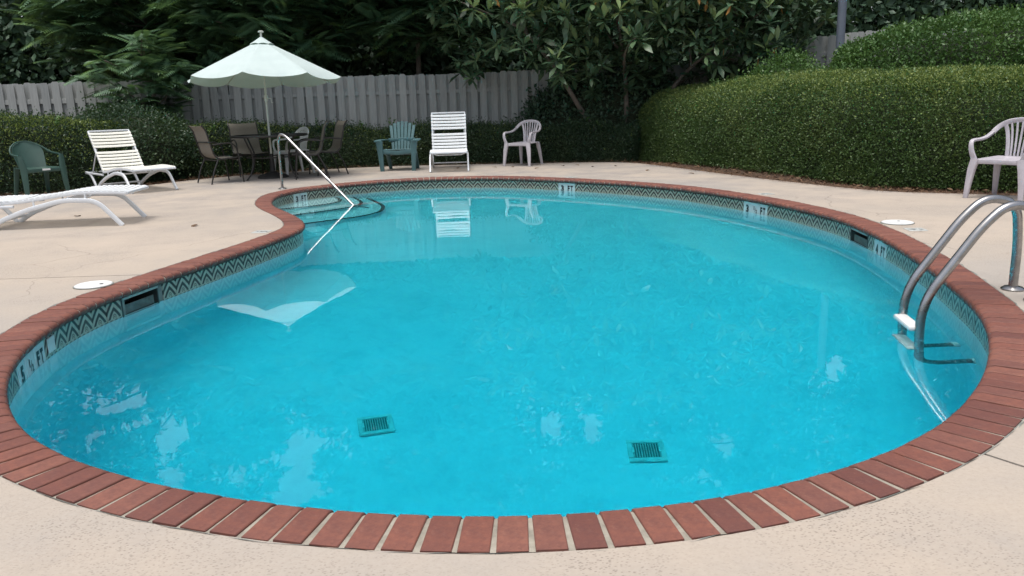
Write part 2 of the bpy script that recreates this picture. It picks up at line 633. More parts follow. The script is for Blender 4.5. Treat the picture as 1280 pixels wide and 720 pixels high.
    M['straw'] = simple('pine_straw', (0.135, 0.070, 0.038), 0.85, var=0.45, scale=9)
    M['litter'] = simple('leaf_litter', (0.12, 0.068, 0.034), 0.8, var=0.5, scale=7)
    M['bark'] = simple('bark', (0.075, 0.062, 0.050), 0.9, var=0.4, scale=9, bumpk=0.6)
    M['bark_pale'] = simple('bark_pale', (0.16, 0.135, 0.11), 0.9, var=0.35, scale=9, bumpk=0.5)
    M['core_shade'] = simple('hedge_core_shade', (0.022, 0.032, 0.015), 0.95, var=0.4, scale=6)  # near-black green, inner shade of hedges and bushes put into the colour

    # --- leaves
    M['leaf_hedge'] = foliage('leaf_boxwood', [(0.30, (0.036, 0.078, 0.022)), (0.48, (0.070, 0.130, 0.036)), (0.64, (0.122, 0.178, 0.055))], 0.45, 0.22, 1.2, 22)
    M['leaf_new_lit'] = foliage('leaf_boxwood_new_lit', [(0.30, (0.140, 0.200, 0.050)), (0.48, (0.220, 0.290, 0.075)), (0.64, (0.31, 0.36, 0.11))], 0.45, 0.28, 1.2, 22)  # pale young leaves, coloured brighter to lift the hedge top as if lit
    M['leaf_low'] = foliage('leaf_low_hedge', [(0.30, (0.017, 0.040, 0.022)), (0.48, (0.032, 0.068, 0.034)), (0.66, (0.075, 0.115, 0.046))], 0.45, 0.22, 1.2, 20)
    M['leaf_privet'] = foliage('leaf_privet', [(0.30, (0.036, 0.088, 0.024)), (0.48, (0.070, 0.150, 0.040)), (0.66, (0.135, 0.235, 0.065))], 0.42, 0.25, 1.5, 18)
    M['leaf_sprout'] = foliage('leaf_sprout', [(0.30, (0.050, 0.120, 0.030)), (0.5, (0.090, 0.180, 0.050)), (0.68, (0.15, 0.26, 0.08))], 0.42, 0.3, 2.0, 18)
    M['leaf_pinnate'] = foliage('leaf_pinnate', [(0.28, (0.040, 0.090, 0.052)), (0.46, (0.064, 0.140, 0.076)), (0.56, (0.115, 0.215, 0.095)), (0.66, (0.22, 0.36, 0.10))], 0.45, 0.28, 0.9, 3.5)
    M['leaf_loquat'] = foliage('leaf_loquat', [(0.28, (0.036, 0.080, 0.048)), (0.5, (0.066, 0.124, 0.068)), (0.66, (0.135, 0.205, 0.095))], 0.38, 0.15, 1.0, 5.0, 0.5)
    M['leaf_loquat_young'] = foliage('leaf_loquat_young', [(0.28, (0.18, 0.26, 0.10)), (0.5, (0.25, 0.34, 0.14)), (0.66, (0.34, 0.42, 0.20))], 0.5, 0.2, 1.0, 5.0)
    M['leaf_orange'] = simple('leaf_orange', (0.40, 0.20, 0.05), 0.6, var=0.35, scale=6)
    M['leaf_dark'] = foliage('leaf_woodland', [(0.30, (0.034, 0.066, 0.044)), (0.5, (0.056, 0.108, 0.064)), (0.68, (0.095, 0.160, 0.080))], 0.5, 0.18, 0.6, 5.0)


build_materials()

# ------------------------------------------------------------------ pool outline (nose of the coping, metres)
OUT = [(-1.986, 2.995), (-1.793, 2.776), (-1.571, 2.586), (-1.325, 2.429), (-1.063, 2.301), (-0.789, 2.199), (-0.507, 2.122), (-0.219, 2.076), (0.073, 2.064), (0.364, 2.089), (0.648, 2.156), (0.921, 2.26), (1.178, 2.398), (1.415, 2.569), (1.628, 2.768), (1.819, 2.989), (1.993, 3.224), (2.15, 3.471), (2.29, 3.727), (2.41, 3.994), (2.507, 4.269), (2.588, 4.55), (2.664, 4.832), (2.734, 5.116), (2.797, 5.401), (2.856, 5.687), (2.912, 5.974), (2.96, 6.262), (3.0, 6.552), (3.03, 6.843), (3.052, 7.134), (3.058, 7.426), (3.04, 7.718), (3.004, 8.008), (2.955, 8.296), (2.899, 8.582), (2.831, 8.867), (2.748, 9.147), (2.656, 9.424), (2.556, 9.699), (2.448, 9.97), (2.33, 10.237), (2.193, 10.496), (2.033, 10.74), (1.859, 10.975), (1.677, 11.204), (1.484, 11.423), (1.279, 11.631), (1.067, 11.832), (0.851, 12.029), (0.629, 12.219), (0.399, 12.399), (0.162, 12.569), (-0.09, 12.717), (-0.359, 12.832), (-0.642, 12.901), (-0.933, 12.932), (-1.225, 12.93), (-1.512, 12.88), (-1.79, 12.789), (-2.051, 12.659), (-2.295, 12.497), (-2.525, 12.318), (-2.736, 12.116), (-2.92, 11.89), (-3.055, 11.631), (-3.13, 11.349), (-3.154, 11.058), (-3.132, 10.767), (-3.078, 10.48), (-3.009, 10.196), (-2.919, 9.918), (-2.802, 9.651), (-2.67, 9.39), (-2.532, 9.132), (-2.395, 8.874), (-2.268, 8.611), (-2.157, 8.341), (-2.071, 8.062), (-2.035, 7.772), (-2.057, 7.481), (-2.104, 7.193), (-2.162, 6.906), (-2.225, 6.621), (-2.29, 6.336), (-2.356, 6.051), (-2.422, 5.767), (-2.487, 5.482), (-2.542, 5.195), (-2.582, 4.906), (-2.588, 4.614), (-2.556, 4.324), (-2.495, 4.038), (-2.41, 3.758), (-2.296, 3.489), (-2.153, 3.235)]
_c = np.array([(p.x, p.y) for p in catmull([(x, y, 0) for x, y in OUT], 16, True)])
ND = 960


def resample(P, n):
    Q = np.vstack([P, P[:1]])
    s = np.r_[0, np.cumsum(np.linalg.norm(np.diff(Q, axis=0), axis=1))]
    t = np.linspace(0, s[-1], n, endpoint=False)
    return np.c_[np.interp(t, s, Q[:, 0]), np.interp(t, s, Q[:, 1])], s[-1]


CURVE, LEN = resample(_c, ND)
_t = np.roll(CURVE, -3, 0) - np.roll(CURVE, 3, 0)
_t /= np.linalg.norm(_t, axis=1)[:, None]
NORM = np.c_[_t[:, 1], -_t[:, 0]]          # outward


def off(d, n=None):
    P = CURVE + NORM * d
    return P if n is None else P[::ND // n]


def at(s, d=0.0):
    """point, tangent, outward normal at fraction s of the outline"""
    f = (s % 1.0) * ND
    i = int(f) % ND
    j = (i + 1) % ND
    w = f - int(f)
    p = CURVE[i] * (1 - w) + CURVE[j] * w
    n = NORM[i] * (1 - w) + NORM[j] * w
    n = n / np.linalg.norm(n)
    return Vector((p[0] + n[0] * d, p[1] + n[1] * d, 0)), Vector((-n[1], n[0], 0)), Vector((n[0], n[1], 0))


def s_of(x, y):
    return int(np.argmin((CURVE[:, 0] - x) ** 2 + (CURVE[:, 1] - y) ** 2)) / ND


Z_WATER = -0.170
TILE_TOP = -0.058
OVER = 0.030          # how far the coping hangs over the tile face
COPE = 0.205


def floor_z(x, y):
    t = min(1, max(0, (11.0 - y) / 8.0))
    t = t * t * (3 - 2 * t)
    return Z_WATER - (0.95 + 0.72 * t)


# ------------------------------------------------------------------ ground and terrain
def terrain(x, y):
    a = min(1, max(0, (x - 2.6) / 3.4))
    b = min(1, max(0, (y - 10.5) / 4.5))
    a = a * a * (3 - 2 * a)
    b = b * b * (3 - 2 * b)
    z = -0.045 + 0.52 * a * b
    z += 0.20 * min(1, max(0, (x - 6) / 5)) * b
    far = max(0, y - 24)
    return z + 0.012 * math.sin(x * 2.3 + y) * math.cos(y * 1.9 - x * 0.7) + 0.03 * far


DECK_EDGE = [(6.9, 7.6), (6.2, 8.15), (5.6, 8.55), (5.05, 8.92), (4.36, 9.42), (3.83, 10.53), (3.22, 12.24), (2.70, 13.89), (2.20, 15.05),
             (1.29, 15.44), (0.07, 15.63), (-1.18, 15.81), (-2.44, 15.88), (-3.61, 15.52), (-5.19, 14.35), (-5.93, 13.14), (-6.7, 12.42), (-7.61, 12.1), (-9.5, 11.6)]


def in_poly(x, y, P):
    c = False
    j = len(P) - 1
    for i in range(len(P)):
        xi, yi = P[i]
        xj, yj = P[j]
        if (yi > y) != (yj > y) and x < (xj - xi) * (y - yi) / (yj - yi) + xi:
            c = not c
        j = i
    return c


def build_ground():
    xs = np.concatenate([np.linspace(-150, -16, 12), np.linspace(-15, 15, 61), np.linspace(16, 150, 12)])
    ys = np.concatenate([np.linspace(-100, -9, 8), np.linspace(-8, 30, 77), np.linspace(31, 260, 14)])
    bm = bmesh.new()
    V = [[bm.verts.new((x, y, terrain(x, y))) for y in ys] for x in xs]
    DP = [(p[0] * 1.0, p[1]) for p in DECK_FULL]
    for i in range(len(xs) - 1):
        for j in range(len(ys) - 1):
            corners = [(xs[i + a], ys[j + b]) for a in (0, 1) for b in (0, 1)]
            if all(in_poly(x, y, DP) for x, y in corners):
                continue
            bm.faces.new((V[i][j], V[i + 1][j], V[i + 1][j + 1], V[i][j + 1]))
    for v in [v for v in bm.verts if not v.link_faces]:
        bm.verts.remove(v)
    o = mk('ground', bm, M['soil'], None, True)
    tag(o, 'dark brown soil and mulch of the planting beds', None, None, 'structure')


edge_s = [(p.x, p.y) for p in catmull([(x, y, 0) for x, y in DECK_EDGE], 4)]
DECK_FULL = [(-11.5, 11.0), (-11.5, -5.0), (9.0, -5.0), (9.0, 6.0)] + edge_s


def build_deck():
    """two pours of concrete that meet in open joints at the right front and at the left"""
    d0 = COPE + 0.006
    sJ1, sJ2 = s_of(1.40, 2.42), s_of(-2.47, 5.62)
    ring = off(d0, 240)
    n = len(ring)

    def ring_between(s0, s1):           # points along the outline from s0 forward to s1
        if s1 < s0: s1 += 1
        k0, k1 = s0 * n, s1 * n
        return [tuple(ring[k % n]) for k in range(math.ceil(k0 + 0.3), math.floor(k1 - 0.3) + 1)]

    def jit(p, q):
        return (q[0] - p[0], q[1] - p[1])

    p1, t1, n1 = at(sJ1, d0)
    p2, t2, n2 = at(sJ2, d0)
    g = 0.006
    e1 = Vector((9.0, -3.2, 0))         # where joint 1 meets the outer edge
    d1 = Vector((0.56, -0.83, 0)).normalized()
    k = (-5.0 - p1.y) / d1.y
    e1 = p1 + d1 * k
    s1 = Vector((-d1.y, d1.x, 0)) * g
    d2 = Vector((-1, -0.01, 0)).normalized()
    e2 = p2 + d2 * ((-11.5 - p2.x) / d2.x)
    s2 = Vector((-d2.y, d2.x, 0)) * g
    # back pour: forward from joint 1 (right side, far end, left) to joint 2
    back = [(p1.x + s1.x, p1.y + s1.y)] + ring_between(sJ1, sJ2) + [(p2.x - s2.x, p2.y - s2.y), (e2.x - s2.x, e2.y - s2.y)]
    back += [(-11.5, 11.0)] + edge_s[::-1] + [(9.0, 6.0), (9.0, -5.0), (e1.x + s1.x, e1.y + s1.y)]
    front = [(p2.x + s2.x, p2.y + s2.y)] + ring_between(sJ2, sJ1) + [(p1.x - s1.x, p1.y - s1.y), (e1.x - s1.x, e1.y - s1.y)]
    front += [(-11.5, -5.0), (e2.x + s2.x, e2.y + s2.y)]
    deck = thing('pool_deck', 'peach concrete deck round the kidney shaped pool', None)
    del deck['label']
    tag(deck, 'peach beige concrete deck around the kidney shaped pool', None, None, 'structure')
    for poly in (back, front):
        bm = bmesh.new()
        extrude_poly(bm, poly, -0.10, 0.0)
        mk('slab', bm, M['deck'], deck)
    # dirt in the bottom of the joints
    bm = bmesh.new()
    for a, b in ((p1, e1), (p2, e2)):
        dd = (b - a).normalized()
        sd = Vector((-dd.y, dd.x, 0)) * 0.03
        vs = [bm.verts.new((q.x, q.y, -0.014)) for q in (a + sd, b + sd, b - sd, a - sd)]
        bm.faces.new(vs)
    mk('joint_fill', bm, M['soil'], deck)
    # crumbled mortar where slab meets brick
    bm = bmesh.new()
    ringi, ringo = off(COPE - 0.004, 480), off(COPE + 0.008, 480) + NORM[::2] * (np.abs(rng.normal(0, .003, 480)))[:, None]
    a = [bm.verts.new((x, y, -0.005)) for x, y in ringi]
    b = [bm.verts.new((x + random.uniform(-.004, .004), y + random.uniform(-.004, .004), 0.0015 + random.uniform(-.003, .003))) for x, y in ringo]
    for k in range(480):
        bm.faces.new((a[k], a[(k + 1) % 480], b[(k + 1) % 480], b[k]))
    mk('edge_mortar', bm, M['grout'], deck)
    return deck


build_ground()
build_deck()


# ------------------------------------------------------------------ pool: basin, steps, tiles, coping, water
def build_basin():
    n = 192
    bm = bmesh.new()
    rings = []

    def add_ring(P, zf):
        rings.append([bm.verts.new((x, y, zf(x, y))) for x, y in P])

    w = OVER + 0.006
    add_ring(off(w, n), lambda x, y: -0.204)
    C = 0.42
    for z in (0.25, 0.5, 0.75):
        add_ring(off(w, n), lambda x, y, z=z: -0.204 + (floor_z(x, y) + C + 0.204) * z)
    for k in range(0, 8):
        d = C * (1 - math.cos(PI / 2 * k / 7))
        h = C * (1 - math.sin(PI / 2 * k / 7))
        add_ring(off(w - d, n), lambda x, y, h=h: floor_z(x, y) + h)
    last = off(w - C, n)
    cen = np.array((0.25, 7.0))
    for f in (0.86, 0.72, 0.58, 0.44, 0.3, 0.16):
        add_ring(cen + (last - cen) * f, floor_z)
    c = bm.verts.new((cen[0], cen[1], floor_z(*cen)))
    for A, B in zip(rings[:-1], rings[1:]):
        for k in range(n):
            bm.faces.new((A[k], A[(k + 1) % n], B[(k + 1) % n], B[k]))
    for k in range(n):
        bm.faces.new((rings[-1][k], rings[-1][(k + 1) % n], c))
    o = mk('pool_basin', bm, M['plaster'], None, True)
    for p in o.data.polygons: pass
    o.data.flip_normals()
    tag(o, 'pale blue plaster shell of the pool under the water', None, None, 'structure')


def build_water():
    bm = bmesh.new()
    extrude_poly(bm, [tuple(p) for p in off(0.26, 160)], -2.25, Z_WATER)
    o = mk('water', bm, M['water'])
    tag(o, 'clear turquoise pool water', None, None, 'structure')


def build_tiles():
    band = thing('waterline_tiles', 'patterned tile band', None)
    del band['label']
    tag(band, 'band of brown and cream chevron tiles at the waterline', None, None, 'structure')
    wall, L = resample(off(OVER), ND)
    nt_ = int(round(L / 0.1535))
    # backing mortar strip, open at the two skimmer mouths
    sk = [(s_of(-2.545, 5.16), s_of(-2.46, 5.55)), (s_of(3.01, 6.78), s_of(3.052, 7.18))]
    gaps = []
    for a, b in sk:
        gaps.append((min(a, b), max(a, b)))
    bm = bmesh.new()
    P = off(OVER + 0.0065, 480)
    vs = [(bm.verts.new((x, y, TILE_TOP + 0.02)), bm.verts.new((x, y, -0.216))) for x, y in P]
    for k in range(480):
        s = (k + 0.5) / 480
        if any(a < s < b for a, b in gaps): continue
        A, B = vs[k], vs[(k + 1) % 480]
        bm.faces.new((A[0], B[0], B[1], A[1]))
    for v in [v for v in bm.verts if not v.link_faces]: bm.verts.remove(v)
    mk('backing_mortar', bm, M['grout'], band)
    bm = bmesh.new()
    add_box(bm, (0.1505, 0.008, 0.1515), (0, 0.004, -0.076), bevel=0.0016, seg=1)
    me = finish(bm)
    me.materials.append(M['tile'])
    bm = bmesh.new()
    add_box(bm, (0.1505, 0.008, 0.1515), (0, 0.0035, -0.076), bevel=0.0016, seg=1)
    mew = finish(bm)
    mew.materials.append(M['white_tile'])
    marks = {}
    for x, y, seq in ((-2.92, 11.72, ['3', 'FT']), (0.76, 11.93, ['3', 'FT']), (2.79, 9.04, ['3', '1/2', 'FT']), (3.0, 6.52, ['4', 'FT']), (-2.50, 4.02, ['5', '1/2', 'FT'])):
        kc = s_of(x, y) * nt_
        k0 = int(round(kc - len(seq) / 2))
        # read from the pool: left to right runs against the outline direction
        for i, g in enumerate(seq):
            marks[(k0 + len(seq) - 1 - i) % nt_] = g
    kblank = int(round(s_of(-2.56, 4.36) * nt_))
    for k in range(nt_):
        s = (k + 0.5) / nt_
        if any(a - 0.0012 < s < b + 0.0012 for a, b in gaps): continue
        p, t, n = at(s, OVER - 0.001)
        ang = math.atan2(n.y, n.x) - PI / 2        # local +Y = outward
        if k in marks:
            o = link('tile', mew, None, band, (p.x, p.y, TILE_TOP), (0, 0, ang))
            o['label'] = 'white depth marker tile'
            letters(o, marks[k])
        else:
            j = 0.0012
            o = link('tile', me, None, band, (p.x + n.x * random.uniform(-j, j), p.y + n.y * random.uniform(-j, j), TILE_TOP + random.uniform(-j, j)), (0, random.uniform(-.01, .01), ang + random.uniform(-.008, .008)))
    # small white plate beside the 5 1/2 marker
    p, t, n = at(s_of(-2.545, 4.33), OVER - 0.004)
    bm = bmesh.new()
    add_box(bm, (0.10, 0.006, 0.085), (0, 0, 0), bevel=0.003)
    mk('plate', bm, M['white_tile'], band, False, loc=(p.x, p.y, TILE_TOP - 0.055), rot=(0, 0, math.atan2(n.y, n.x) - PI / 2))
    for i, (a, b) in enumerate(gaps):
        pm, t, n = at((a + b) / 2, OVER)
        wd = (at(a)[0] - at(b)[0]).length
        ang = math.atan2(n.y, n.x) - PI / 2
        sk_ = thing('pool_skimmer', ['dark skimmer mouth in the tile band below the left round lid', 'dark skimmer mouth in the tile band beside the 4 FT marker'][i], 'skimmer', (pm.x, pm.y, 0), ang, 'skimmer mouths')
        bm = bmesh.new()
        z0, z1, dp = -0.23, TILE_TOP + 0.012, 0.24
        for size, c in (((wd + .02, .01, z1 - z0), (0, dp, (z0 + z1) / 2)), ((.01, dp, z1 - z0), (-wd / 2 - .004, dp / 2, (z0 + z1) / 2)), ((.01, dp, z1 - z0), (wd / 2 + .004, dp / 2, (z0 + z1) / 2)),
                        ((wd + .02, dp, .01), (0, dp / 2, z0)), ((wd + .02, dp, .01), (0, dp / 2, z1))):
            add_box(bm, size, c)
        mk('throat', bm, M['dark_skim'], sk_)
        bm = bmesh.new()
        add_box(bm, (wd + .006, .012, .016), (0, -.002, TILE_TOP - .006), bevel=.002)
        mk('lintel', bm, M['grout_pale'], sk_)
        bm = bmesh.new()
        add_box(bm, (wd - .02, .006, .095), (0, .03, -.165), bevel=.002)
        mk('weir_flap', bm, M['weir'], sk_)


def text_mesh(body, h, width=None, bold=0.0):
    cu = bpy.data.curves.new('text', 'FONT')
    cu.body = body
    cu.size = 1.0
    cu.offset = bold
    cu.extrude = 0.0
    cu.resolution_u = 3
    o = bpy.data.objects.new('text', cu)
    COL.objects.link(o)
    dg = bpy.context.evaluated_depsgraph_get()
    me = bpy.data.meshes.new_from_object(o.evaluated_get(dg))
    bpy.data.objects.remove(o)
    co = np.empty(len(me.vertices) * 3, np.float32)
    me.vertices.foreach_get('co', co)
    co = co.reshape(-1, 3)
    lo, hi = co.min(0), co.max(0)
    sy = h / (hi[1] - lo[1])
    sx = sy if width is None else width / (hi[0] - lo[0])
    co = (co - (lo + hi) / 2) * np.array((sx, sy, 1))
    me.vertices.foreach_set('co', co.ravel())
    me.update()
    me.materials.clear()
    return me


TXT = {}


def get_text(body, h, width, bold):
    k = (body, h, width)
    if k not in TXT:
        me = text_mesh(body, h, width, bold)
        me.materials.append(M['ink'])
        TXT[k] = me
    return TXT[k]


def letters(tile, g):
    """ink standing a hair proud of the tile face, read from inside the pool"""
    def put(body, h, w, x, z):
        o = link('lettering', get_text(body, h, w, 0.055), None, tile, (x, -0.0022, z), (PI / 2, 0, 0))
        return o
    if g == 'FT':
        put('F', 0.088, 0.040, -0.034, -0.078)
        put('T', 0.088, 0.046, 0.022, -0.078)
    elif g == '1/2':
        put('1', 0.045, 0.013, -0.022, -0.060)
        put('2', 0.042, 0.024, 0.022, -0.094)
        bm = bmesh.new()
        add_box(bm, (0.004, 0.0006, 0.06), (0, 0, 0))
        mk('lettering', bm, M['ink'], tile, loc=(0.0, -0.002, -0.078), rot=(0, rad(24), 0))
    else:
        put(g, 0.092, 0.056, 0.0, -0.078)


def build_coping():
    cop = thing('pool_coping', 'red brick coping', None)
    del cop['label']
    tag(cop, 'red brick coping laid round the pool edge', None, None, 'structure')
    # profile of a bullnose coping brick: (distance from nose outward, z)
    prof = [(COPE, 0.002), (0.035, 0.003), (0.016, -0.002), (0.005, -0.011), (0.0, -0.024), (0.002, -0.038), (0.010, -0.050), (0.024, -0.056), (COPE, -0.056)]
    # mortar bed in the joints: the same profile a little smaller
    bm = bmesh.new()
    n = 480
    pr = [(COPE - .002, -0.004), (0.035, -0.004), (0.019, -0.009), (0.009, -0.016), (0.005, -0.025), (0.007, -0.037), (0.014, -0.047), (0.026, -0.0535), (COPE - .002, -0.0535)]
    rings = []
    for k in range(n):
        p, nn = CURVE[k * ND // n], NORM[k * ND // n]
        rings.append([bm.verts.new((p[0] + nn[0] * d, p[1] + nn[1] * d, z)) for d, z in pr])
    for k in range(n):
        A, B = rings[k], rings[(k + 1) % n]
        for i in range(len(pr)):
            bm.faces.new((A[i], A[(i + 1) % len(pr)], B[(i + 1) % len(pr)], B[i]))
    mk('mortar_bed', bm, M['mortar'], cop, True)
    nb = 300
    outL = np.linalg.norm(np.roll(off(COPE), -1, 0) - off(COPE), axis=1)
    # choose the first joint so that joints fall as on the near side
    s0 = s_of(0.0, 2.07)
    for k in range(nb):
        s = (s0 + (k + random.uniform(-0.02, 0.02)) / nb) % 1
        p, t, nrm = at(s)
        i0 = int(s * ND) % ND
        op = outL[i0] * ND / nb                     # outer pitch here
        ip = LEN / nb
        hw_i = min(ip / 2 - 0.0042, 0.0425) * random.uniform(0.965, 1.0)
        hw_o = min(op / 2 - 0.0042, 0.0425) * random.uniform(0.965, 1.0)
        bm = bmesh.new()
        L_, R_ = [], []
        for d, z in prof:
            w = hw_i + (hw_o - hw_i) * (d / COPE)
            L_.append((-w, d, z))
            R_.append((w, d, z))
        # slight chamfer on the long edges: inner loops inset
        ch = 0.0025
        mid = []
        cz = -0.028
        rows = []
        for sgn, arr in ((-1, L_), (1, R_)):
            outer = [bm.verts.new((x, d + (0.0 if 0.03 < d < 0.2 else (ch * (1 if d < .1 else -1))), z + (ch if z < cz else -ch))) for x, d, z in arr]
            inner = [bm.verts.new((x - sgn * ch, d, z)) for x, d, z in arr]
            rows.append((outer, inner))
        m = len(prof)
        (lo, li), (ro, ri) = rows
        for i in range(m):
            j = (i + 1) % m
            bm.faces.new((li[i], li[j], ri[j], ri[i]))
            bm.faces.new((lo[i], lo[j], li[j], li[i]))
            bm.faces.new((ri[i], ri[j], ro[j], ro[i]))
        bm.faces.new(lo[::-1])
        bm.faces.new(ro)
        o = mk('brick', bm, M['brick'], cop, True, rad(35))
        o.location = (p.x, p.y, random.uniform(-0.0012, 0.0016))
        o.rotation_euler = (random.uniform(-.006, .006), random.uniform(-.008, .008), math.atan2(nrm.y, nrm.x) - PI / 2 + random.uniform(-.006, .006))


def build_steps():
    st = thing('pool_steps', 'steps', None)
    del st['label']
    tag(st, 'submerged corner steps edged with dark tile under the handrail', None, None, 'structure')
    E3 = [(-3.25, 9.62), (-2.90, 9.80), (-2.57, 10.02), (-2.24, 10.29), (-1.98, 10.52), (-1.82, 10.80), (-1.77, 11.10), (-1.84, 11.6), (-2.05, 12.15), (-2.35, 12.85)]
    E2 = [(-3.45, 10.28), (-3.10, 10.42), (-2.80, 10.62), (-2.47, 10.94), (-2.25, 11.22), (-2.15, 11.48), (-2.19, 11.85), (-2.38, 12.35), (-2.55, 12.75)]
    E1 = [(-3.5, 10.95), (-3.10, 11.05), (-2.82, 11.22), (-2.60, 11.45), (-2.50, 11.68), (-2.51, 11.92), (-2.64, 12.25), (-2.80, 12.6)]
    for E, z in ((E1, -0.34), (E2, -0.56), (E3, -0.80)):
        P = [(p.x, p.y) for p in catmull([(x, y, 0) for x, y in E], 6)]
        poly = P + [(-3.9, 12.9), (-4.0, 9.6)]
        bm = bmesh.new()
        extrude_poly(bm, poly, -1.45, z)
        mk('step', bm, M['plaster'], st)
        bm = bmesh.new()
        sweep(bm, [(x, y, z - 0.012) for x, y in P], rrect(0.055, 0.036, 0.006), side=None)
        mk('nosing_strip', bm, M['ink'], st, True)


def build_drains():
    for (x, y, rz, lab) in ((-0.866, 4.65, rad(14), 'square grated floor drain, the left of the two'), (0.746, 4.295, rad(-3), 'square grated floor drain, the right of the two')):
        z = floor_z(x, y)
        d = thing('floor_drain', lab, 'drain', (x, y, z + 0.006), rz, 'floor drains')
        w = 0.215
        bm = bmesh.new()
        for sx, sy, cx, cy_ in ((w, .03, 0, w / 2 - .015), (w, .03, 0, -w / 2 + .015), (.03, w - .064, w / 2 - .015, 0), (.03, w - .064, -w / 2 + .015, 0)):
            add_box(bm, (sx, sy, .022), (cx, cy_, .011), bevel=.004)
        mk('frame', bm, M['drain_frame'], d)
        bm = bmesh.new()
        add_box(bm, (w - .05, w - .05, .008), (0, 0, .004))
        mk('sump', bm, M['sump'], d)
        bm = bmesh.new()
        add_box(bm, (.007, w - .066, .012), (0, 0, .014))
        me = finish(bm)
        me.materials.append(M['drain_bar'])
        for k in range(11):
            link('bar', me, None, d, (-.0725 + .0145 * k, 0, 0))
        bm = bmesh.new()
        add_box(bm, (.018, .05, .014), (0, 0, .016), bevel=.003)
        me = finish(bm)
        me.materials.append(M['drain_frame'])
        for sx in (-1, 1):
            link('clip', me, None, d, (sx * .078, .0, .004))


M['dark_skim'] = simple('skimmer_dark', (0.05, 0.055, 0.05), 0.6, var=0.2)
M['weir'] = simple('weir_flap', (0.13, 0.14, 0.125), 0.6, var=0.4, scale=20)
M['sump'] = simple('drain_sump', (0.10, 0.16, 0.15), 0.7, var=0.2)
M['grout_pale'] = simple('skimmer_lintel', (0.38, 0.40, 0.36), 0.7, var=0.2)
M['drain_frame'] = simple('drain_frame', (0.64, 0.72, 0.66), 0.5, var=0.2)
M['drain_bar'] = simple('drain_bar', (0.38, 0.46, 0.42), 0.5, var=0.2)
build_basin()
build_water()
build_tiles()
build_coping()
build_steps()
build_drains()


# ------------------------------------------------------------------ foliage tools
def frames(d, up=None, roll=None):
    """rotation matrices whose Y axis follows d (n,3); roll about it"""
    d = d / np.linalg.norm(d, axis=1)[:, None]
    n = len(d)
    u = np.tile(np.array((0.0, 0.0, 1.0)), (n, 1)) if up is None else up
    s = np.cross(d, u)
    ln = np.linalg.norm(s, axis=1)
    bad = ln < 1e-3
    s[bad] = (1, 0, 0)
    s /= np.linalg.norm(s, axis=1)[:, None]
    nn = np.cross(s, d)
    if roll is not None:
        c, sn = np.cos(roll)[:, None], np.sin(roll)[:, None]
        s, nn = s * c + nn * sn, nn * c - s * sn
    return np.stack([s, d, nn], axis=2)      # columns


def scatter(tv, tf, R, T, S):
    """merge copies of a template into one mesh"""
    n = len(T)
    V = np.einsum('nij,vj->nvi', R, tv) * S[:, None, None] + T[:, None, :]
    Fc = (tf[None] + (np.arange(n) * len(tv))[:, None, None]).reshape(-1, tf.shape[1])
    return raw_mesh(V.reshape(-1, 3), Fc)


# small leaf: folded diamond, length 1 along +Y
LEAF4_V = np.array([(0, 0, 0), (0.28, 0.45, 0.06), (0, 1, -0.03), (-0.28, 0.45, 0.06)], float)
LEAF4_F = np.array([(0, 1, 2), (0, 2, 3)])
# long leaf: folded along the midrib, arching
LEAFL_V = np.array([(0, 0, 0), (0.11, 0.25, 0.02), (0, 0.3, 0.0), (-0.11, 0.25, 0.02), (0.165, 0.62, 0.0), (0, 0.66, -0.035), (-0.165, 0.62, 0.0), (0, 1.0, -0.13)], float)
LEAFL_F = np.array([(0, 1, 2), (0, 2, 3), (1, 4, 5), (1, 5, 2), (2, 5, 6), (2, 6, 3), (4, 7, 5), (5, 7, 6)])


def rand_dirs(n):
    v = rng.normal(size=(n, 3))
    return v / np.linalg.norm(v, axis=1)[:, None]


def frond_template(pairs=11):
    """pinnate frond: length 1 along +Y, drooping, with leaflets"""
    V, Fc = [], []
    def add(base, d, L, w):
        d = np.array(d) / np.linalg.norm(d)
        s = np.cross(d, (0, 0, 1.0))
        s /= np.linalg.norm(s)
        b = np.array(base)
        i = len(V)
        V.extend([b, b + d * L * .45 + s * w + (0, 0, .008), b + d * L + (0, 0, -.05 * L), b + d * L * .45 - s * w + (0, 0, .008)])
        Fc.extend([(i, i + 1, i + 2), (i, i + 2, i + 3)])
    for k in range(pairs):
        t = 0.14 + 0.80 * k / (pairs - 1)
        z = -0.30 * t * t
        L = 0.30 * math.sin(PI * (0.18 + 0.72 * t)) + 0.06
        for sg in (-1, 1):
            add((0, t, z), (sg * 1.0, 0.45, -0.28), L, 0.040)
    add((0, 0.95, -0.27), (0, 1, -0.5), 0.16, 0.035)
    # rachis: thin strip
    for k in range(5):
        t0, t1 = k / 5, (k + 1) / 5
        i = len(V)
        V.extend([np.array((.006, t0, -.3 * t0 * t0)), np.array((-.006, t0, -.3 * t0 * t0)), np.array((0, t1, -.3 * t1 * t1))])
        Fc.append((i, i + 1, i + 2))
    return np.array(V, float), np.array(Fc)


FROND_V, FROND_F = frond_template()


def wob(p, f, seed=0.0):
    """cheap smooth 3-D noise, about -1..1, for arrays (n,3)"""
    x, y, z = p[:, 0] * f + seed, p[:, 1] * f + seed * 1.7, p[:, 2] * f - seed
    return (np.sin(x * 1.7 + 1.3 * np.sin(y * 1.1)) + np.sin(y * 1.9 + 1.1 * np.sin(z * 1.3 + x)) + np.sin(z * 2.1 + 1.2 * np.sin(x * 0.9 - y))) / 3


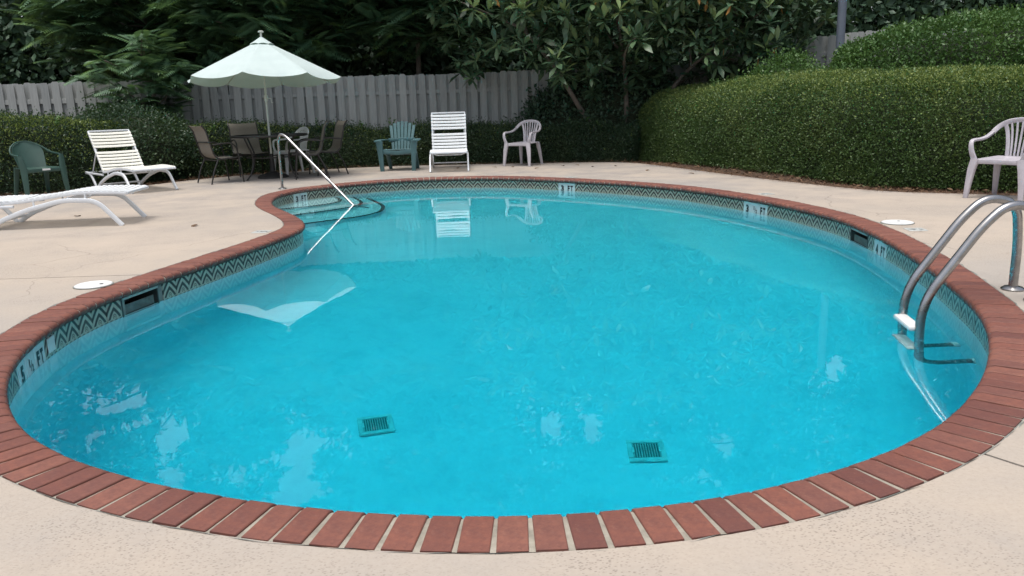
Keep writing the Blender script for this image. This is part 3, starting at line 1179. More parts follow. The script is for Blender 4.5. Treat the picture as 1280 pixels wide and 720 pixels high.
def sweep_hedge(name, label, path, heights, width, leafmat, leaf, dens, group=None, crown=2.6, fuzz=0.05, bump_=0.07, seed=1.0, cat='hedge', sprouts=0, new=0, slope=0.0, new_to=1.0, new_at=(0.5, 0.105)):
    """clipped hedge: leaf shell over a solid core coloured dark as inner shade. path: ground line of the front foot; grows to the right-hand side"""
    P = catmull([(x, y, 0) for x, y in path], 10)
    H = np.interp(np.linspace(0, 1, len(P)), np.linspace(0, 1, len(heights)), heights)
    pts = np.array([(p.x, p.y) for p in P])
    tan = np.gradient(pts, axis=0)
    tan /= np.linalg.norm(tan, axis=1)[:, None]
    back = np.c_[-tan[:, 1], tan[:, 0]]          # towards the back of the hedge
    seg = np.r_[0, np.cumsum(np.linalg.norm(np.diff(pts, axis=0), axis=1))]
    Lh = seg[-1]

    e_ = 2.0 / crown
    th_ = np.linspace(PI, 0, 400)
    u_ = np.sign(np.cos(th_)) * np.abs(np.cos(th_)) ** e_ * width / 2
    v_ = np.abs(np.sin(th_)) ** e_ * np.mean(heights) * (1 + slope * u_ / width)
    arc = np.r_[0, np.cumsum(np.hypot(np.diff(u_), np.diff(v_)))]
    arc /= arc[-1]

    def surf(s, a):
        """s metres along, a 0..1 round the section front foot -> top -> back foot; returns point, outward normal"""
        px = np.interp(s, seg, pts[:, 0]); py = np.interp(s, seg, pts[:, 1])
        bx = np.interp(s, seg, back[:, 0]); by = np.interp(s, seg, back[:, 1])
        h = np.interp(s, seg, H)
        th = np.interp(a, arc, th_)
        e = 2.0 / crown
        c, sn = np.cos(th), np.sin(th)
        u = np.sign(c) * np.abs(c) ** e
        v = np.abs(sn) ** e
        endf = np.clip(np.minimum(s, Lh - s) / 0.35, 0.0, 1)
        endf = np.clip(1 - (1 - endf) ** 4, 0.0, 1) ** 0.25
        off_ = (u * 0.5 * endf + 0.5) * width
        z = v * h * (0.93 + 0.07 * endf) * (1 + slope * u * 0.5)
        gz = np.array([terrain(float(a_), float(b_)) for a_, b_ in zip(px, py)])
        p = np.c_[px + bx * off_, py + by * off_, gz + z]
        nu, nv = np.sign(c) * np.abs(c) ** (2 - e), np.abs(sn) ** (2 - e)
        tilt_ = nv * slope * 0.5
        nrm = np.c_[bx * (nu - tilt_) / width * 2, by * (nu - tilt_) / width * 2, nv / np.maximum(h, .1)]
        nrm /= np.linalg.norm(nrm, axis=1)[:, None] + 1e-9
        return p, nrm

    t = thing(name, label, cat, (0, 0, 0), 0, group)
    # dark solid core, its colour stands for the shade between the leaves
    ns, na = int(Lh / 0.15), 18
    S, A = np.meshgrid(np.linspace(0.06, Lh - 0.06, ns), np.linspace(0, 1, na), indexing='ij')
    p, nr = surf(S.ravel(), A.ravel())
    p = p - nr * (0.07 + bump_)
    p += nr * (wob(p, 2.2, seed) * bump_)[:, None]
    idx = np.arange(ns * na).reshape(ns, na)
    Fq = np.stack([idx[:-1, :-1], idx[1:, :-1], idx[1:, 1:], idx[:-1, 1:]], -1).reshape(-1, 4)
    link('shade_core', raw_mesh(p, Fq), M['core_shade'], t)
    # leaves
    per = (2 * np.mean(heights) + width)
    n = int(Lh * per * dens)
    s = rng.uniform(0, Lh, n)
    m_ = rng.random(n) < 0.05
    es = 0.30 * rng.random(n) ** 4
    s = np.where(m_, np.where(rng.random(n) < 0.5, es, Lh - es), s)
    a = rng.uniform(0, 1, n)
    p, nr = surf(s, a)
    p += nr * (wob(p, 2.2, seed) * bump_ + wob(p, 6.0, seed + 3) * bump_ * 0.5)[:, None]
    p += nr * (np.abs(rng.normal(0, fuzz, n)) * np.where(rng.random(n) < 0.3, 1.0, -0.5))[:, None] + rng.normal(0, 0.012, (n, 3))
    d = nr * 0.55 + rand_dirs(n) * 0.9 + np.array((0, 0, 0.25))
    sc = leaf * rng.uniform(0.65, 1.35, n)
    me = scatter(LEAF4_V, LEAF4_F, frames(d, roll=rng.uniform(0, 2 * PI, n)), p, sc)
    f = link('foliage', me, leafmat, t)
    f['kind'] = 'stuff'
    if new:
        # paler new growth; its brightness also paints light onto the hedge top
        n = int(Lh * width * new)
        s = rng.uniform(0.1, Lh * new_to - 0.1, n) if new_to == 1.0 else np.clip(np.abs(rng.normal(0, Lh * new_to * 0.5, n)), 0.1, Lh - 0.1)
        a = np.clip(rng.normal(new_at[0], new_at[1], n), 0.08, 0.85)
        p, nr = surf(s, a)
        p += nr * (wob(p, 2.2, seed) * bump_ + wob(p, 6.0, seed + 3) * bump_ * 0.5 + rng.uniform(-.01, .045, n))[:, None] + rng.normal(0, 0.012, (n, 3))
        d = nr * 0.9 + rand_dirs(n) * 0.8
        o = link('lit_new_growth', scatter(LEAF4_V, LEAF4_F, frames(d, roll=rng.uniform(0, 2 * PI, n)), p, leaf * rng.uniform(0.65, 1.35, n)), M['leaf_new_lit'], t)
        o['kind'] = 'stuff'
    if sprouts:
        s = rng.uniform(0.3, Lh - 0.3, sprouts)
        a = rng.uniform(0.35, 0.65, sprouts)
        p, nr = surf(s, a)
        k = 14
        P2 = np.repeat(p, k, 0) + np.tile(np.linspace(0, 1, k), sprouts)[:, None] * np.repeat(rand_dirs(sprouts) * 0.06 + np.array((0, 0, 0.12)), k, 0)
        d = rand_dirs(len(P2)) + np.array((0, 0, .5))
        me = scatter(LEAF4_V, LEAF4_F, frames(d, roll=rng.uniform(0, 2 * PI, len(P2))), P2, leaf * 1.5 * rng.uniform(.7, 1.2, len(P2)))
        o = link('shoots', me, M['leaf_sprout'], t)
        o['kind'] = 'stuff'
    return t


def limb_mesh(bm, a, b, r0, r1, bend=0.15, n=6):
    a, b = Vector(a), Vector(b)
    L = (b - a).length
    m = (a + b) / 2 + Vector((random.uniform(-1, 1), random.uniform(-1, 1), random.uniform(-.3, .8))) * L * bend
    pts = [a * (1 - t) ** 2 + m * 2 * t * (1 - t) + b * t * t for t in [k / n for k in range(n + 1)]]
    sweep(bm, pts, circ(1.0, 7), scales=[r0 + (r1 - r0) * k / n for k in range(n + 1)])


# openings between the tree tops through which the sky shows (azimuth, elevation, half width in degrees, seen from the pool)
GAPS = [(-26.78, 16.49, 0.8), (-26.92, 18.27, 1.26), (-29.27, 19.85, 0.51), (-24.94, 20.7, 0.8), (-16.75, 24.94, 1.94), (-15.65, 23.3, 1.03), (2.74, 22.57, 0.74),
        (4.69, 21.74, 0.57), (5.64, 22.57, 0.68), (8.61, 15.1, 0.51), (22.74, 18.49, 0.57), (15.52, 23.8, 0.46), (14.15, 26.28, 0.68), (-24.96, 23.53, 0.46)]


def in_gap(p):
    q = p - np.array((0, 0, -1.46))
    q = q / np.linalg.norm(q, axis=1)[:, None]
    hit = np.zeros(len(p), bool)
    ww = (1 + 0.9 * wob(q, 60.0, 2.0) + 0.7 * wob(q, 150.0, 5.0)) * rng.uniform(0.7, 1.3, len(p))
    for a, e, r in GAPS:
        d = np.array((math.sin(rad(a)) * math.cos(rad(e)), math.cos(rad(a)) * math.cos(rad(e)), math.sin(rad(e))))
        hit |= np.arccos(np.clip(q @ d, -1, 1)) < rad(r * 1.45) * ww
    return hit


def blob_tree(name, label, x, y, h, crown_r, crown_lo, leaf=0.11, clusters=150, per=110, mat='leaf_dark', group=None, trunk_r=0.16, spread=0.42, lean=(0, 0), cat='tree', flat=1.0, openness=0.0):
    z0 = terrain(x, y) - 0.05
    t = thing(name, label, cat, (x, y, z0), 0, group)
    top = Vector((lean[0], lean[1], h * 0.86))
    bm = bmesh.new()
    pts = catmull([(0, 0, 0), (random.uniform(-.15, .15), random.uniform(-.15, .15), h * .3), (lean[0] * .6 + random.uniform(-.2, .2), lean[1] * .6, h * .6), tuple(top)], 5)
    sweep(bm, pts, circ(trunk_r, 9), scales=[1.25 - 1.05 * k / (len(pts) - 1) for k in range(len(pts))])
    mk('trunk', bm, M['bark'], t, True)
    cz, rz = (crown_lo + h) / 2, (h - crown_lo) / 2
    c = rand_dirs(clusters * 2)
    rr = rng.uniform(0.35, 1.0, len(c)) ** 0.6
    c = c * rr[:, None] * np.array((crown_r, crown_r * flat, rz)) + np.array((lean[0] * .7, lean[1] * .7, cz))
    keep = wob(c, 0.55, x * 0.37) > (-0.9 + openness)
    c = c[keep][:clusters]
    bm = bmesh.new()
    for k in range(min(16, len(c))):
        q = Vector(c[k])
        zz = max(0.25 * h, min(q.z - 0.8, top.z))
        ax = pts[min(len(pts) - 1, int(len(pts) * zz / max(top.z, .1)))]
        limb_mesh(bm, ax, q, trunk_r * 0.35, 0.015)
    mk('limbs', bm, M['bark'], t, True)
    n = len(c) * per
    p = np.repeat(c, per, 0) + rng.normal(0, 1, (n, 3)) * np.array((spread, spread, spread * 0.6))
    p = p[~in_gap(p + np.array((x, y, z0)))]
    n = len(p)
    d = rand_dirs(n) + np.array((0, 0, -0.25))
    me = scatter(LEAF4_V, LEAF4_F, frames(d, roll=rng.uniform(0, 2 * PI, n)), p, leaf * rng.uniform(0.6, 1.4, n))
    o = link('crown', me, M[mat], t)
    o['kind'] = 'stuff'
    return t


def pinnate_tree(name, label, x, y, h, crown_r, crown_lo, tips, fl=0.75, group=None, trunk_r=0.07, cat='tree', lean=(0, 0), front=0.35):
    """small tree with long feathery compound leaves in sprays at the branch tips"""
    z0 = terrain(x, y) - 0.03
    t = thing(name, label, cat, (x, y, z0), 0, group)
    bm = bmesh.new()
    pts = catmull([(0, 0, 0), (lean[0] * .2 + random.uniform(-.1, .1), lean[1] * .2, h * .35), (lean[0] * .6, lean[1] * .6 + random.uniform(-.1, .1), h * .65), (lean[0], lean[1], h * .95)], 5)
    sweep(bm, pts, circ(trunk_r, 8), scales=[1.2 - 0.95 * k / (len(pts) - 1) for k in range(len(pts))])
    mk('trunk', bm, M['bark_pale'], t, True)
    cz, rz = (crown_lo + h) / 2, (h - crown_lo) / 2
    c = rand_dirs(tips)
    c[:, 1] -= front * rng.random(tips)
    c *= (rng.uniform(0.3, 1.0, tips) ** 0.5)[:, None]
    c = c * np.array((crown_r, crown_r, rz)) + np.array((lean[0] * .7, lean[1] * .7, cz))
    bm = bmesh.new()
    for k in range(min(26, tips)):
        q = Vector(c[k])
        zz = min(max(q.z - 0.5, 0.2 * h), h * .9)
        ax = pts[min(len(pts) - 1, int(len(pts) * zz / (h * .95)))]
        limb_mesh(bm, ax, q, trunk_r * 0.4, 0.012)
    mk('limbs', bm, M['bark_pale'], t, True)
    V, Fc = [], []
    per = 9
    n = tips * per
    az = np.tile(np.arange(per) * 2.4, tips) + np.repeat(rng.uniform(0, 6.28, tips), per)
    el = rng.uniform(-0.35, 0.65, n)
    d = np.c_[np.cos(az) * np.cos(el), np.sin(az) * np.cos(el), np.sin(el)]
    p = np.repeat(c, per, 0) + np.c_[np.zeros((n, 2)), np.tile(np.linspace(-.12, .12, per), tips)]
    me = scatter(FROND_V, FROND_F, frames(d, roll=rng.normal(0, .25, n)), p, fl * rng.uniform(0.6, 1.15, n))
    o = link('crown', me, M['leaf_pinnate'], t)
    o['kind'] = 'stuff'
    return t


# ------------------------------------------------------------------ fence
def fence_run(label, path, base_z, h=1.80, pitch=0.205, group='fence runs'):
    """shadow-box fence: dog-eared boards nailed alternately on both sides of two rails"""
    f = thing('board_fence', label, 'fence', (path[0][0], path[0][1], 0), 0, group)
    o0 = Vector((path[0][0], path[0][1], 0))
    w, th = 0.138, 0.018
    bm = bmesh.new()
    outl = [(-w / 2, 0), (w / 2, 0), (w / 2, h - .035), (w / 2 - .028, h), (-w / 2 + .028, h), (-w / 2, h - .035)]
    a = [bm.verts.new((x, -th / 2, z)) for x, z in outl]
    b = [bm.verts.new((x, th / 2, z)) for x, z in outl]
    bm.faces.new(a)
    bm.faces.new(b[::-1])
    for k in range(6):
        bm.faces.new((a[k], b[k], b[(k + 1) % 6], a[(k + 1) % 6]))
    me = finish(bm)
    me.materials.append(M['fence'])
    for (x0, y0), (x1, y1), zb0, zb1 in zip(path[:-1], path[1:], base_z[:-1], base_z[1:]):
        A, B = Vector((x0, y0, 0)), Vector((x1, y1, 0))
        L = (B - A).length
        d = (B - A) / L
        ang = math.atan2(d.y, d.x)
        nrm = Vector((-d.y, d.x, 0))          # away from the pool
        n = int(L / pitch)
        for k in range(n):
            s = (k + .5) / n
            q = A.lerp(B, s) - o0
            zb = zb0 + (zb1 - zb0) * s
            jz = random.uniform(-.018, .018)
            link('board', me, None, f, (q.x - nrm.x * .03, q.y - nrm.y * .03, zb + jz), (random.uniform(-.006, .006), random.gauss(0, .007), ang))
            q2 = A.lerp(B, min(1, (k + 1) / n)) - o0
            link('board', me, None, f, (q2.x + nrm.x * .03, q2.y + nrm.y * .03, zb + random.uniform(-.02, .01)), (0, random.gauss(0, .006), ang))
        for hz in (0.35, 1.45):
            bm = bmesh.new()
            sweep(bm, [(0, 0, 0), ((B - A).x, (B - A).y, zb1 - zb0)], rrect(.034, .085, .004), side=(nrm.x, nrm.y, 0))
            mk('rail', bm, M['fence'], f, loc=(A.x - o0.x, A.y - o0.y, zb0 + hz))
        m = max(1, int(L / 2.4))
        for k in range(m + 1):
            q = A.lerp(B, k / m) - o0
            bm = bmesh.new()
            add_box(bm, (.09, .09, h - .08), (0, 0, (h - .08) / 2), bevel=.004)
            mk('post', bm, M['fence'], f, loc=(q.x + nrm.x * .085, q.y + nrm.y * .085, zb0 + (zb1 - zb0) * k / m), rot=(0, 0, ang))
    return f


fence_run('pale grey board fence at the far left, left of the leafy sapling', [(-15.0, 14.9), (-7.05, 16.1)], [-.03, -.03], h=1.80)
fence_run('long grey board fence behind the umbrella and low hedge', [(-7.0, 16.6), (-1.0, 17.2), (3.9, 17.3)], [-.03, -.03, 0.03], h=1.80)
fence_run('grey board fence on the rise behind the two right hedges', [(3.95, 17.1), (6.6, 16.0), (14.0, 13.9)], [.20, .47, .78], h=1.80)

# ------------------------------------------------------------------ hedges
sweep_hedge('clipped_hedge', 'large clipped boxwood hedge along the right side of the deck', [(2.47, 16.30), (2.90, 15.0), (3.55, 12.95), (4.20, 11.15), (4.85, 10.0), (5.6, 9.35), (6.7, 8.75), (8.6, 7.9)],
            [1.30, 1.33, 1.35, 1.36, 1.36, 1.34, 1.28, 1.20], 1.75, M['leaf_hedge'], 0.029, 8000, seed=2.0, crown=3.6, fuzz=0.032, bump_=0.055, sprouts=150, new=4200, slope=0.24)
sweep_hedge('low_hedge', 'low dark hedge in front of the fence behind the chairs', [(-12.0, 11.9), (-9.0, 12.4), (-7.6, 12.6), (-6.6, 13.3), (-5.7, 14.7), (-4.4, 15.75), (-2.4, 16.15), (0.2, 15.95), (1.5, 15.8), (2.4, 15.5)],
            [1.2, 1.2, 1.14, 1.02, .92, .82, .80, .76, .72, .62], 0.95, M['leaf_low'], 0.034, 5000, seed=5.0, crown=2.6, fuzz=0.06, bump_=0.09, sprouts=60, new=1500, new_to=0.62, new_at=(0.42, 0.14))


def mound(name, label, c, r, leafmat, leaf, n, seed=0.0, cat='bush', tilt=0.0, group=None, fuzz=.05, sq=2.0):
    """rounded clipped bush, leaf shell over a core painted dark like the shade within"""
    t = thing(name, label, cat, (c[0], c[1], terrain(c[0], c[1])), tilt, group)
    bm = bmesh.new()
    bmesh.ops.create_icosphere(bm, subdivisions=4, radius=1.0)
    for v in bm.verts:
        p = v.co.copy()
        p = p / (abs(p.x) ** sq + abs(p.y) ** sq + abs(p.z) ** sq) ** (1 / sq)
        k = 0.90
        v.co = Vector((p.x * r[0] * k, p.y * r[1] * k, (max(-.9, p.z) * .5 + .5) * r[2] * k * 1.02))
    mk('shade_core', bm, M['core_shade'], t, True)
    d0 = rand_dirs(n)
    d0[:, 2] = np.abs(d0[:, 2]) * 1.0 - 0.55 * (rng.random(n) < .5)
    d0 /= np.linalg.norm(d0, axis=1)[:, None]
    q0 = d0 / ((np.abs(d0) ** sq).sum(1) ** (1 / sq))[:, None]
    p = np.c_[q0[:, 0] * r[0], q0[:, 1] * r[1], (q0[:, 2] * .5 + .5) * r[2]]
    nr = d0 / np.array((r[0], r[1], r[2] * .5))
    nr /= np.linalg.norm(nr, axis=1)[:, None]
    p += nr * (wob(p, 1.6, seed) * 0.10 + wob(p, 4.5, seed) * 0.06 + rng.normal(0, fuzz, n))[:, None]
    d = nr * 0.5 + rand_dirs(n) * 0.9 + np.array((0, 0, .35))
    me = scatter(LEAF4_V, LEAF4_F, frames(d, roll=rng.uniform(0, 6.28, n)), p, leaf * rng.uniform(.6, 1.4, n))
    o = link('foliage', me, leafmat, t)
    o['kind'] = 'stuff'
    return t


mound('privet_bush', 'big bright green privet mound behind the clipped hedge', (8.1, 12.35), (3.0, 1.4, 1.98), M['leaf_privet'], 0.050, 120000, 3.0, tilt=rad(-24), sq=2.9)
mound('sprouting_shrub', 'small light green shrub between the clipped hedge and the fence', (5.0, 14.6), (.75, .5, 1.35), M['leaf_sprout'], 0.055, 9000, 6.0, fuzz=.09)
mound('weedy_shrub', 'loose pale green shrub beside the reclined left lounger', (-6.6, 14.3), (1.0, .7, 1.25), M['leaf_low'], 0.05, 14000, 9.0, fuzz=.10)

# ------------------------------------------------------------------ trees in front of and just behind the fence
pinnate_tree('sapling', 'feathery leaved sapling growing through the gap in the left fence', -6.9, 16.0, 2.75, .85, .75, 40, .50, trunk_r=.03)
FG = 'feathery leaved trees behind the fence'
for (x, y, h, r, lo, tips, lab) in ((-8.0, 18.9, 4.8, 2.0, 2.0, 230, 'feathery leaved tree overhanging the left fence beside the sapling'),
                                    (-5.0, 18.2, 5.0, 2.3, 2.1, 260, 'feathery leaved tree behind the umbrella canopy'),
                                    (-1.9, 18.4, 4.8, 2.0, 2.5, 210, 'feathery leaved tree right of the umbrella and left of the loquat')):
    pinnate_tree('feathery_tree', lab, x, y, h, r, lo, tips, .60, FG)


def build_loquat():
    x, y = 2.05, 16.55
    t = thing('loquat_tree', 'loquat tree with big leaf rosettes and a leaning trunk before the fence', 'tree', (x, y, terrain(x, y) - .04))
    stems = []
    for k, (pts, r) in enumerate((([(0, 0, 0), (-.25, .0, .55), (-.62, -.05, 1.15), (-1.1, -.2, 1.9), (-1.7, -.5, 2.6)], .065),
                                  ([(.25, .1, 0), (.35, .0, .9), (.3, -.1, 1.9), (.1, -.2, 3.0)], .06),
                                  ([(.5, .1, 0), (.9, .0, .9), (1.6, -.2, 1.8), (2.5, -.5, 2.5)], .055))):
        P = catmull(pts, 6)
        stems.append(P)
        bm = bmesh.new()
        sweep(bm, P, circ(r, 8), scales=[1.1 - .7 * i / (len(P) - 1) for i in range(len(P))])
        mk('trunk', bm, M['bark_pale'], t, True)
    # leaf clusters: centres in the crown volume
    C = []
    while len(C) < 1000:
        px, py, pz = random.uniform(-3.4, 4.1), random.uniform(-1.75, 1.0), random.uniform(1.0, 4.6)
        lo = 1.95 - 0.55 * math.exp(-((px + 2.9) / .5) ** 2) - (1.0 * math.exp(-((px - .7) / 1.1) ** 2) if py > -.6 else 0) + .35 * math.sin(px * 2.1)
        if px > 2.2: lo -= .45
        if pz < lo: continue
        if ((px - .3) / 3.9) ** 2 + ((py + .3) / 1.9) ** 2 + ((pz - 2.8) / 2.3) ** 2 > 1: continue
        C.append((px, py, pz))
    C.sort(key=lambda p: p[1])
    bm = bmesh.new()
    for k in range(0, 1000, 34):
        q = Vector(C[k])
        st = stems[0] if q.x < -.7 else (stems[2] if q.x > 1.0 else stems[1])
        a = min(st, key=lambda s: (s - q).length + abs(s.z - q.z + .6))
        limb_mesh(bm, a, q, .028, .01)
    mk('limbs', bm, M['bark_pale'], t, True)

    def cluster(nl, young):
        az = np.arange(nl) * 2.4 + rng.uniform(0, 6)
        el = np.linspace(-.75, 1.15, nl) + rng.normal(0, .12, nl)
        d = np.c_[np.cos(az) * np.cos(el), np.sin(az) * np.cos(el), np.sin(el)]
        p = np.c_[np.zeros((nl, 2)), np.linspace(-.05, .05, nl)]
        me = scatter(LEAFL_V, LEAFL_F, frames(d, roll=rng.normal(0, .2, nl)), p, .27 * rng.uniform(.75, 1.2, nl))
        me.materials.append(M['leaf_loquat'])
        me.materials.append(M['leaf_loquat_young'])
        mi = np.zeros(len(me.polygons), np.int32)
        if young:
            mi[-8 * young:] = 1
        me.polygons.foreach_set('material_index', mi)
        return me
    variants = [cluster(random.randint(9, 13), yv) for yv in (0, 2, 4, 5, 0, 3, 6, 5)]
    for k in range(300):
        q = C[k]
        r = random.uniform(.85, 1.25)
        up = q[2] > 2.6
        v = random.choice(variants if up else variants[:2] + variants[4:5])
        o = link('leaf_cluster', v, None, t, q, (random.uniform(-.5, .3), random.uniform(-.4, .4), random.uniform(0, 6.28)))
        o.scale = (r, r, r)
    # the rest, deeper in the crown, as one mass
    rest = np.array(C[300:])
    per = 11
    n = len(rest) * per
    az = np.tile(np.arange(per) * 2.4, len(rest)) + np.repeat(rng.uniform(0, 6.28, len(rest)), per)
    el = np.tile(np.linspace(-.6, .7, per), len(rest)) + rng.normal(0, .15, n)
    d = np.c_[np.cos(az) * np.cos(el), np.sin(az) * np.cos(el), np.sin(el)]
    me = scatter(LEAFL_V, LEAFL_F, frames(d, roll=rng.normal(0, .3, n)), np.repeat(rest, per, 0), .27 * rng.uniform(.7, 1.2, n))
    o = link('crown', me, M['leaf_loquat'], t)
    o['kind'] = 'stuff'
    # dying orange leaves
    me = raw_mesh(LEAFL_V * np.array((1.0, 1, 1)) * .19, LEAFL_F)
    me.materials.append(M['leaf_orange'])
    for k in range(15):
        q = C[random.randint(0, 160)]
        link('orange_leaf', me, None, t, (q[0] + random.uniform(-.1, .1), q[1] - .1, q[2] - .05), (random.uniform(-1.9, -1.2), random.uniform(-.5, .5), random.uniform(0, 6.28)))
    return t


build_loquat()
mound('shaded_shrub', 'dark shrub in the shade below the loquat tree', (2.2, 17.0), (1.7, .55, 1.7), M['leaf_dark'], 0.085, 9000, 12.0, fuzz=.12)

# ------------------------------------------------------------------ woodland behind the fence
WG = 'tall woodland trees behind the fence'
tall = [(-19.0, 21.5, 11.0, 3.6), (-14.5, 22.5, 13.5, 3.8), (-9.6, 21.0, 12.0, 3.4), (-5.2, 22.8, 14.5, 3.7), (-3.0, 21.4, 12.5, 3.4), (0.8, 22.6, 14.0, 3.6),
        (4.6, 21.2, 12.5, 3.5), (8.4, 21.6, 14.0, 3.7), (12.4, 20.0, 12.5, 3.6), (16.6, 20.5, 13.0, 3.7), (21.0, 19.0, 11.5, 3.6), (-23.5, 19.5, 12.0, 3.8)]
WL = ['leftmost tall tree in the dark corner', 'tall dark tree left of the sapling', 'tall dark tree behind the sapling', 'tall dark tree behind the left of the umbrella',
      'tall dark tree right of the umbrella', 'tall dark tree behind the left of the loquat', 'tall dark tree behind the middle of the loquat', 'tall dark tree behind the right of the loquat',
      'tall dark tree behind the grey pole', 'tall dark tree behind the privet mound', 'tall dark tree at the far right', 'tall dark tree beyond the left corner']
for (x, y, h, r), lab in zip(tall, WL):
    blob_tree('woodland_tree', lab + ' of the woodland', x * 1.08, y + 2.6, h * 1.10, r, 2.2, .24, 270, 75, 'leaf_dark', WG, .17, .55, openness=0.12)


def build_thicket():
    """understorey behind the fence, one dense mass of shrubs"""
    n = 150000
    x = rng.uniform(-24, 22, n)
    yb = 20.0 + 2.6 * rng.random(n) + np.where(np.abs(x) > 11, -(np.abs(x) - 11) * .28, 0) + np.where(x > 4, -.12 * (x - 4), 0)
    top = 5.6 + 0.9 * np.sin(x * 1.1) + .6 * np.sin(x * 2.7 + 1)
    z = np.where(rng.random(n) < .35, 1.2 + 2.0 * rng.random(n), rng.random(n) ** .8 * top)
    p = np.c_[x, yb + z * .12, z]
    d = rand_dirs(n) + np.array((0, -.3, -.1))
    me = scatter(LEAF4_V, LEAF4_F, frames(d, roll=rng.uniform(0, 6.28, n)), p, .22 * rng.uniform(.6, 1.4, n))
    o = link('thicket', me, M['leaf_dark'])
    tag(o, 'dark undergrowth between the woodland trunks behind the fence', 'undergrowth', None, 'stuff')


build_thicket()

# ------------------------------------------------------------------ pole behind the hedge
pl = thing('metal_pole', 'grey metal pole rising behind the hedge before the right fence', 'pole', (6.02, 15.0, terrain(6.02, 15.0)))
bm = bmesh.new()
lathe(bm, [(.075, 0), (.074, 2.0), (.072, 3.3)], 20)
mk('shaft', bm, M['pole_grey'], pl, True)
bm = bmesh.new()
lathe(bm, [(.16, 0), (.16, .02), (.10, .03), (.09, .07)], 20)
mk('base_flange', bm, M['pole_grey'], pl, True)


# ------------------------------------------------------------------ mulch
def build_mulch():
    e = np.array(edge_s)
    seg = np.r_[0, np.cumsum(np.linalg.norm(np.diff(e, axis=0), axis=1))]
    tan = np.gradient(e, axis=0)
    tan /= np.linalg.norm(tan, axis=1)[:, None]
    outw = np.c_[tan[:, 1], -tan[:, 0]]

    def pts(n, lo, hi, pw=1.0):
        s = rng.uniform(0, seg[-1], n)
        w = lo + (hi - lo) * rng.random(n) ** pw
        x = np.interp(s, seg, e[:, 0]) + np.interp(s, seg, outw[:, 0]) * w
        y = np.interp(s, seg, e[:, 1]) + np.interp(s, seg, outw[:, 1]) * w
        z = np.array([max(terrain(a, b), 0.004 if in_poly(a, b, DECK_FULL) else -1) for a, b in zip(x, y)])
        return np.c_[x, y, z]

    n = 26000
    p = pts(n, -0.10, 1.3, 1.3)
    az = rng.uniform(0, 6.28, n)
    d = np.c_[np.cos(az), np.sin(az), rng.normal(0, .22, n)]
    tv = np.array([(-.02, 0, 0), (.02, 0, 0), (0, 1, .02)])
    p[:, 2] += rng.random(n) * .035
    me = scatter(tv, np.array([(0, 1, 2)]), frames(d), p, .13 * rng.uniform(.5, 1.2, n))
    o = link('pine_straw', me, M['straw'])
    tag(o, 'brown pine straw mulch under the hedges at the deck edge', 'mulch', None, 'stuff')
    n = 1500
    p = pts(n, 0.02, 1.0, 1.2)
    p[:, 2] += .02 + rng.random(n) * .02
    az = rng.uniform(0, 6.28, n)
    d = np.c_[np.cos(az), np.sin(az), rng.normal(0, .25, n)]
    me = scatter(LEAFL_V * np.array((1.4, 1, 1)), LEAFL_F, frames(d, roll=rng.normal(0, .5, n)), p, .075 * rng.uniform(.5, 1.3, n))
    o = link('leaf_litter', me, M['litter'])
    tag(o, 'dead brown leaves lying on the mulch', 'leaves', None, 'stuff')
    me = raw_mesh(LEAFL_V * np.array((1.3, 1, 1.4)) * .13, LEAFL_F)
    me.materials.append(M['litter'])
    me2 = raw_mesh(LEAFL_V * np.array((1.3, 1, 1.2)) * .15, LEAFL_F)
    me2.materials.append(M['leaf_orange'])
    L = [(0.08, 14.70, 1, 'curled orange fallen leaf under the front leg of the pale grey chair'), (0.30, 15.25, 1, 'curled orange fallen leaf between the legs of the pale grey chair'),
         (0.62, 15.0, 0, 'small brown leaf just right of the pale grey chair'), (-.30, 14.75, 0, 'small brown leaf between the white lounger and the pale grey chair'),
         (.55, 14.3, 0, 'small brown leaf on the far deck before the pale grey chair'), (.95, 14.6, 0, 'dry leaf right of the pale grey chair, nearest to it of three in a row'),
         (1.2, 14.75, 0, 'dry leaf at the far deck edge below the leaning trunk'), (1.5, 14.2, 0, 'dry leaf on the far deck below the loquat crown'),
         (1.9, 14.2, 0, 'rightmost dry leaf on the far deck before the dark shrub'), (2.3, 13.2, 0, 'dry leaf near the left end of the clipped hedge'),
         (2.75, 12.4, 0, 'dry leaf on the deck along the foot of the clipped hedge'), (-5.0, 9.2, 0, 'dry brown leaf behind the flat white lounger'),
         (-3.2, 8.2, 0, 'dry brown leaf alone on the left deck'), (-.9, 14.9, 0, 'dry leaf under the raised back white lounger')]
    for x, y, k, lab in L:
        o = link('fallen_leaf', me2 if k else me, None, None, (x, y, .012), (0, 0, random.uniform(0, 6.28)))
        tag(o, lab, 'leaf', 'fallen leaves')


build_mulch()


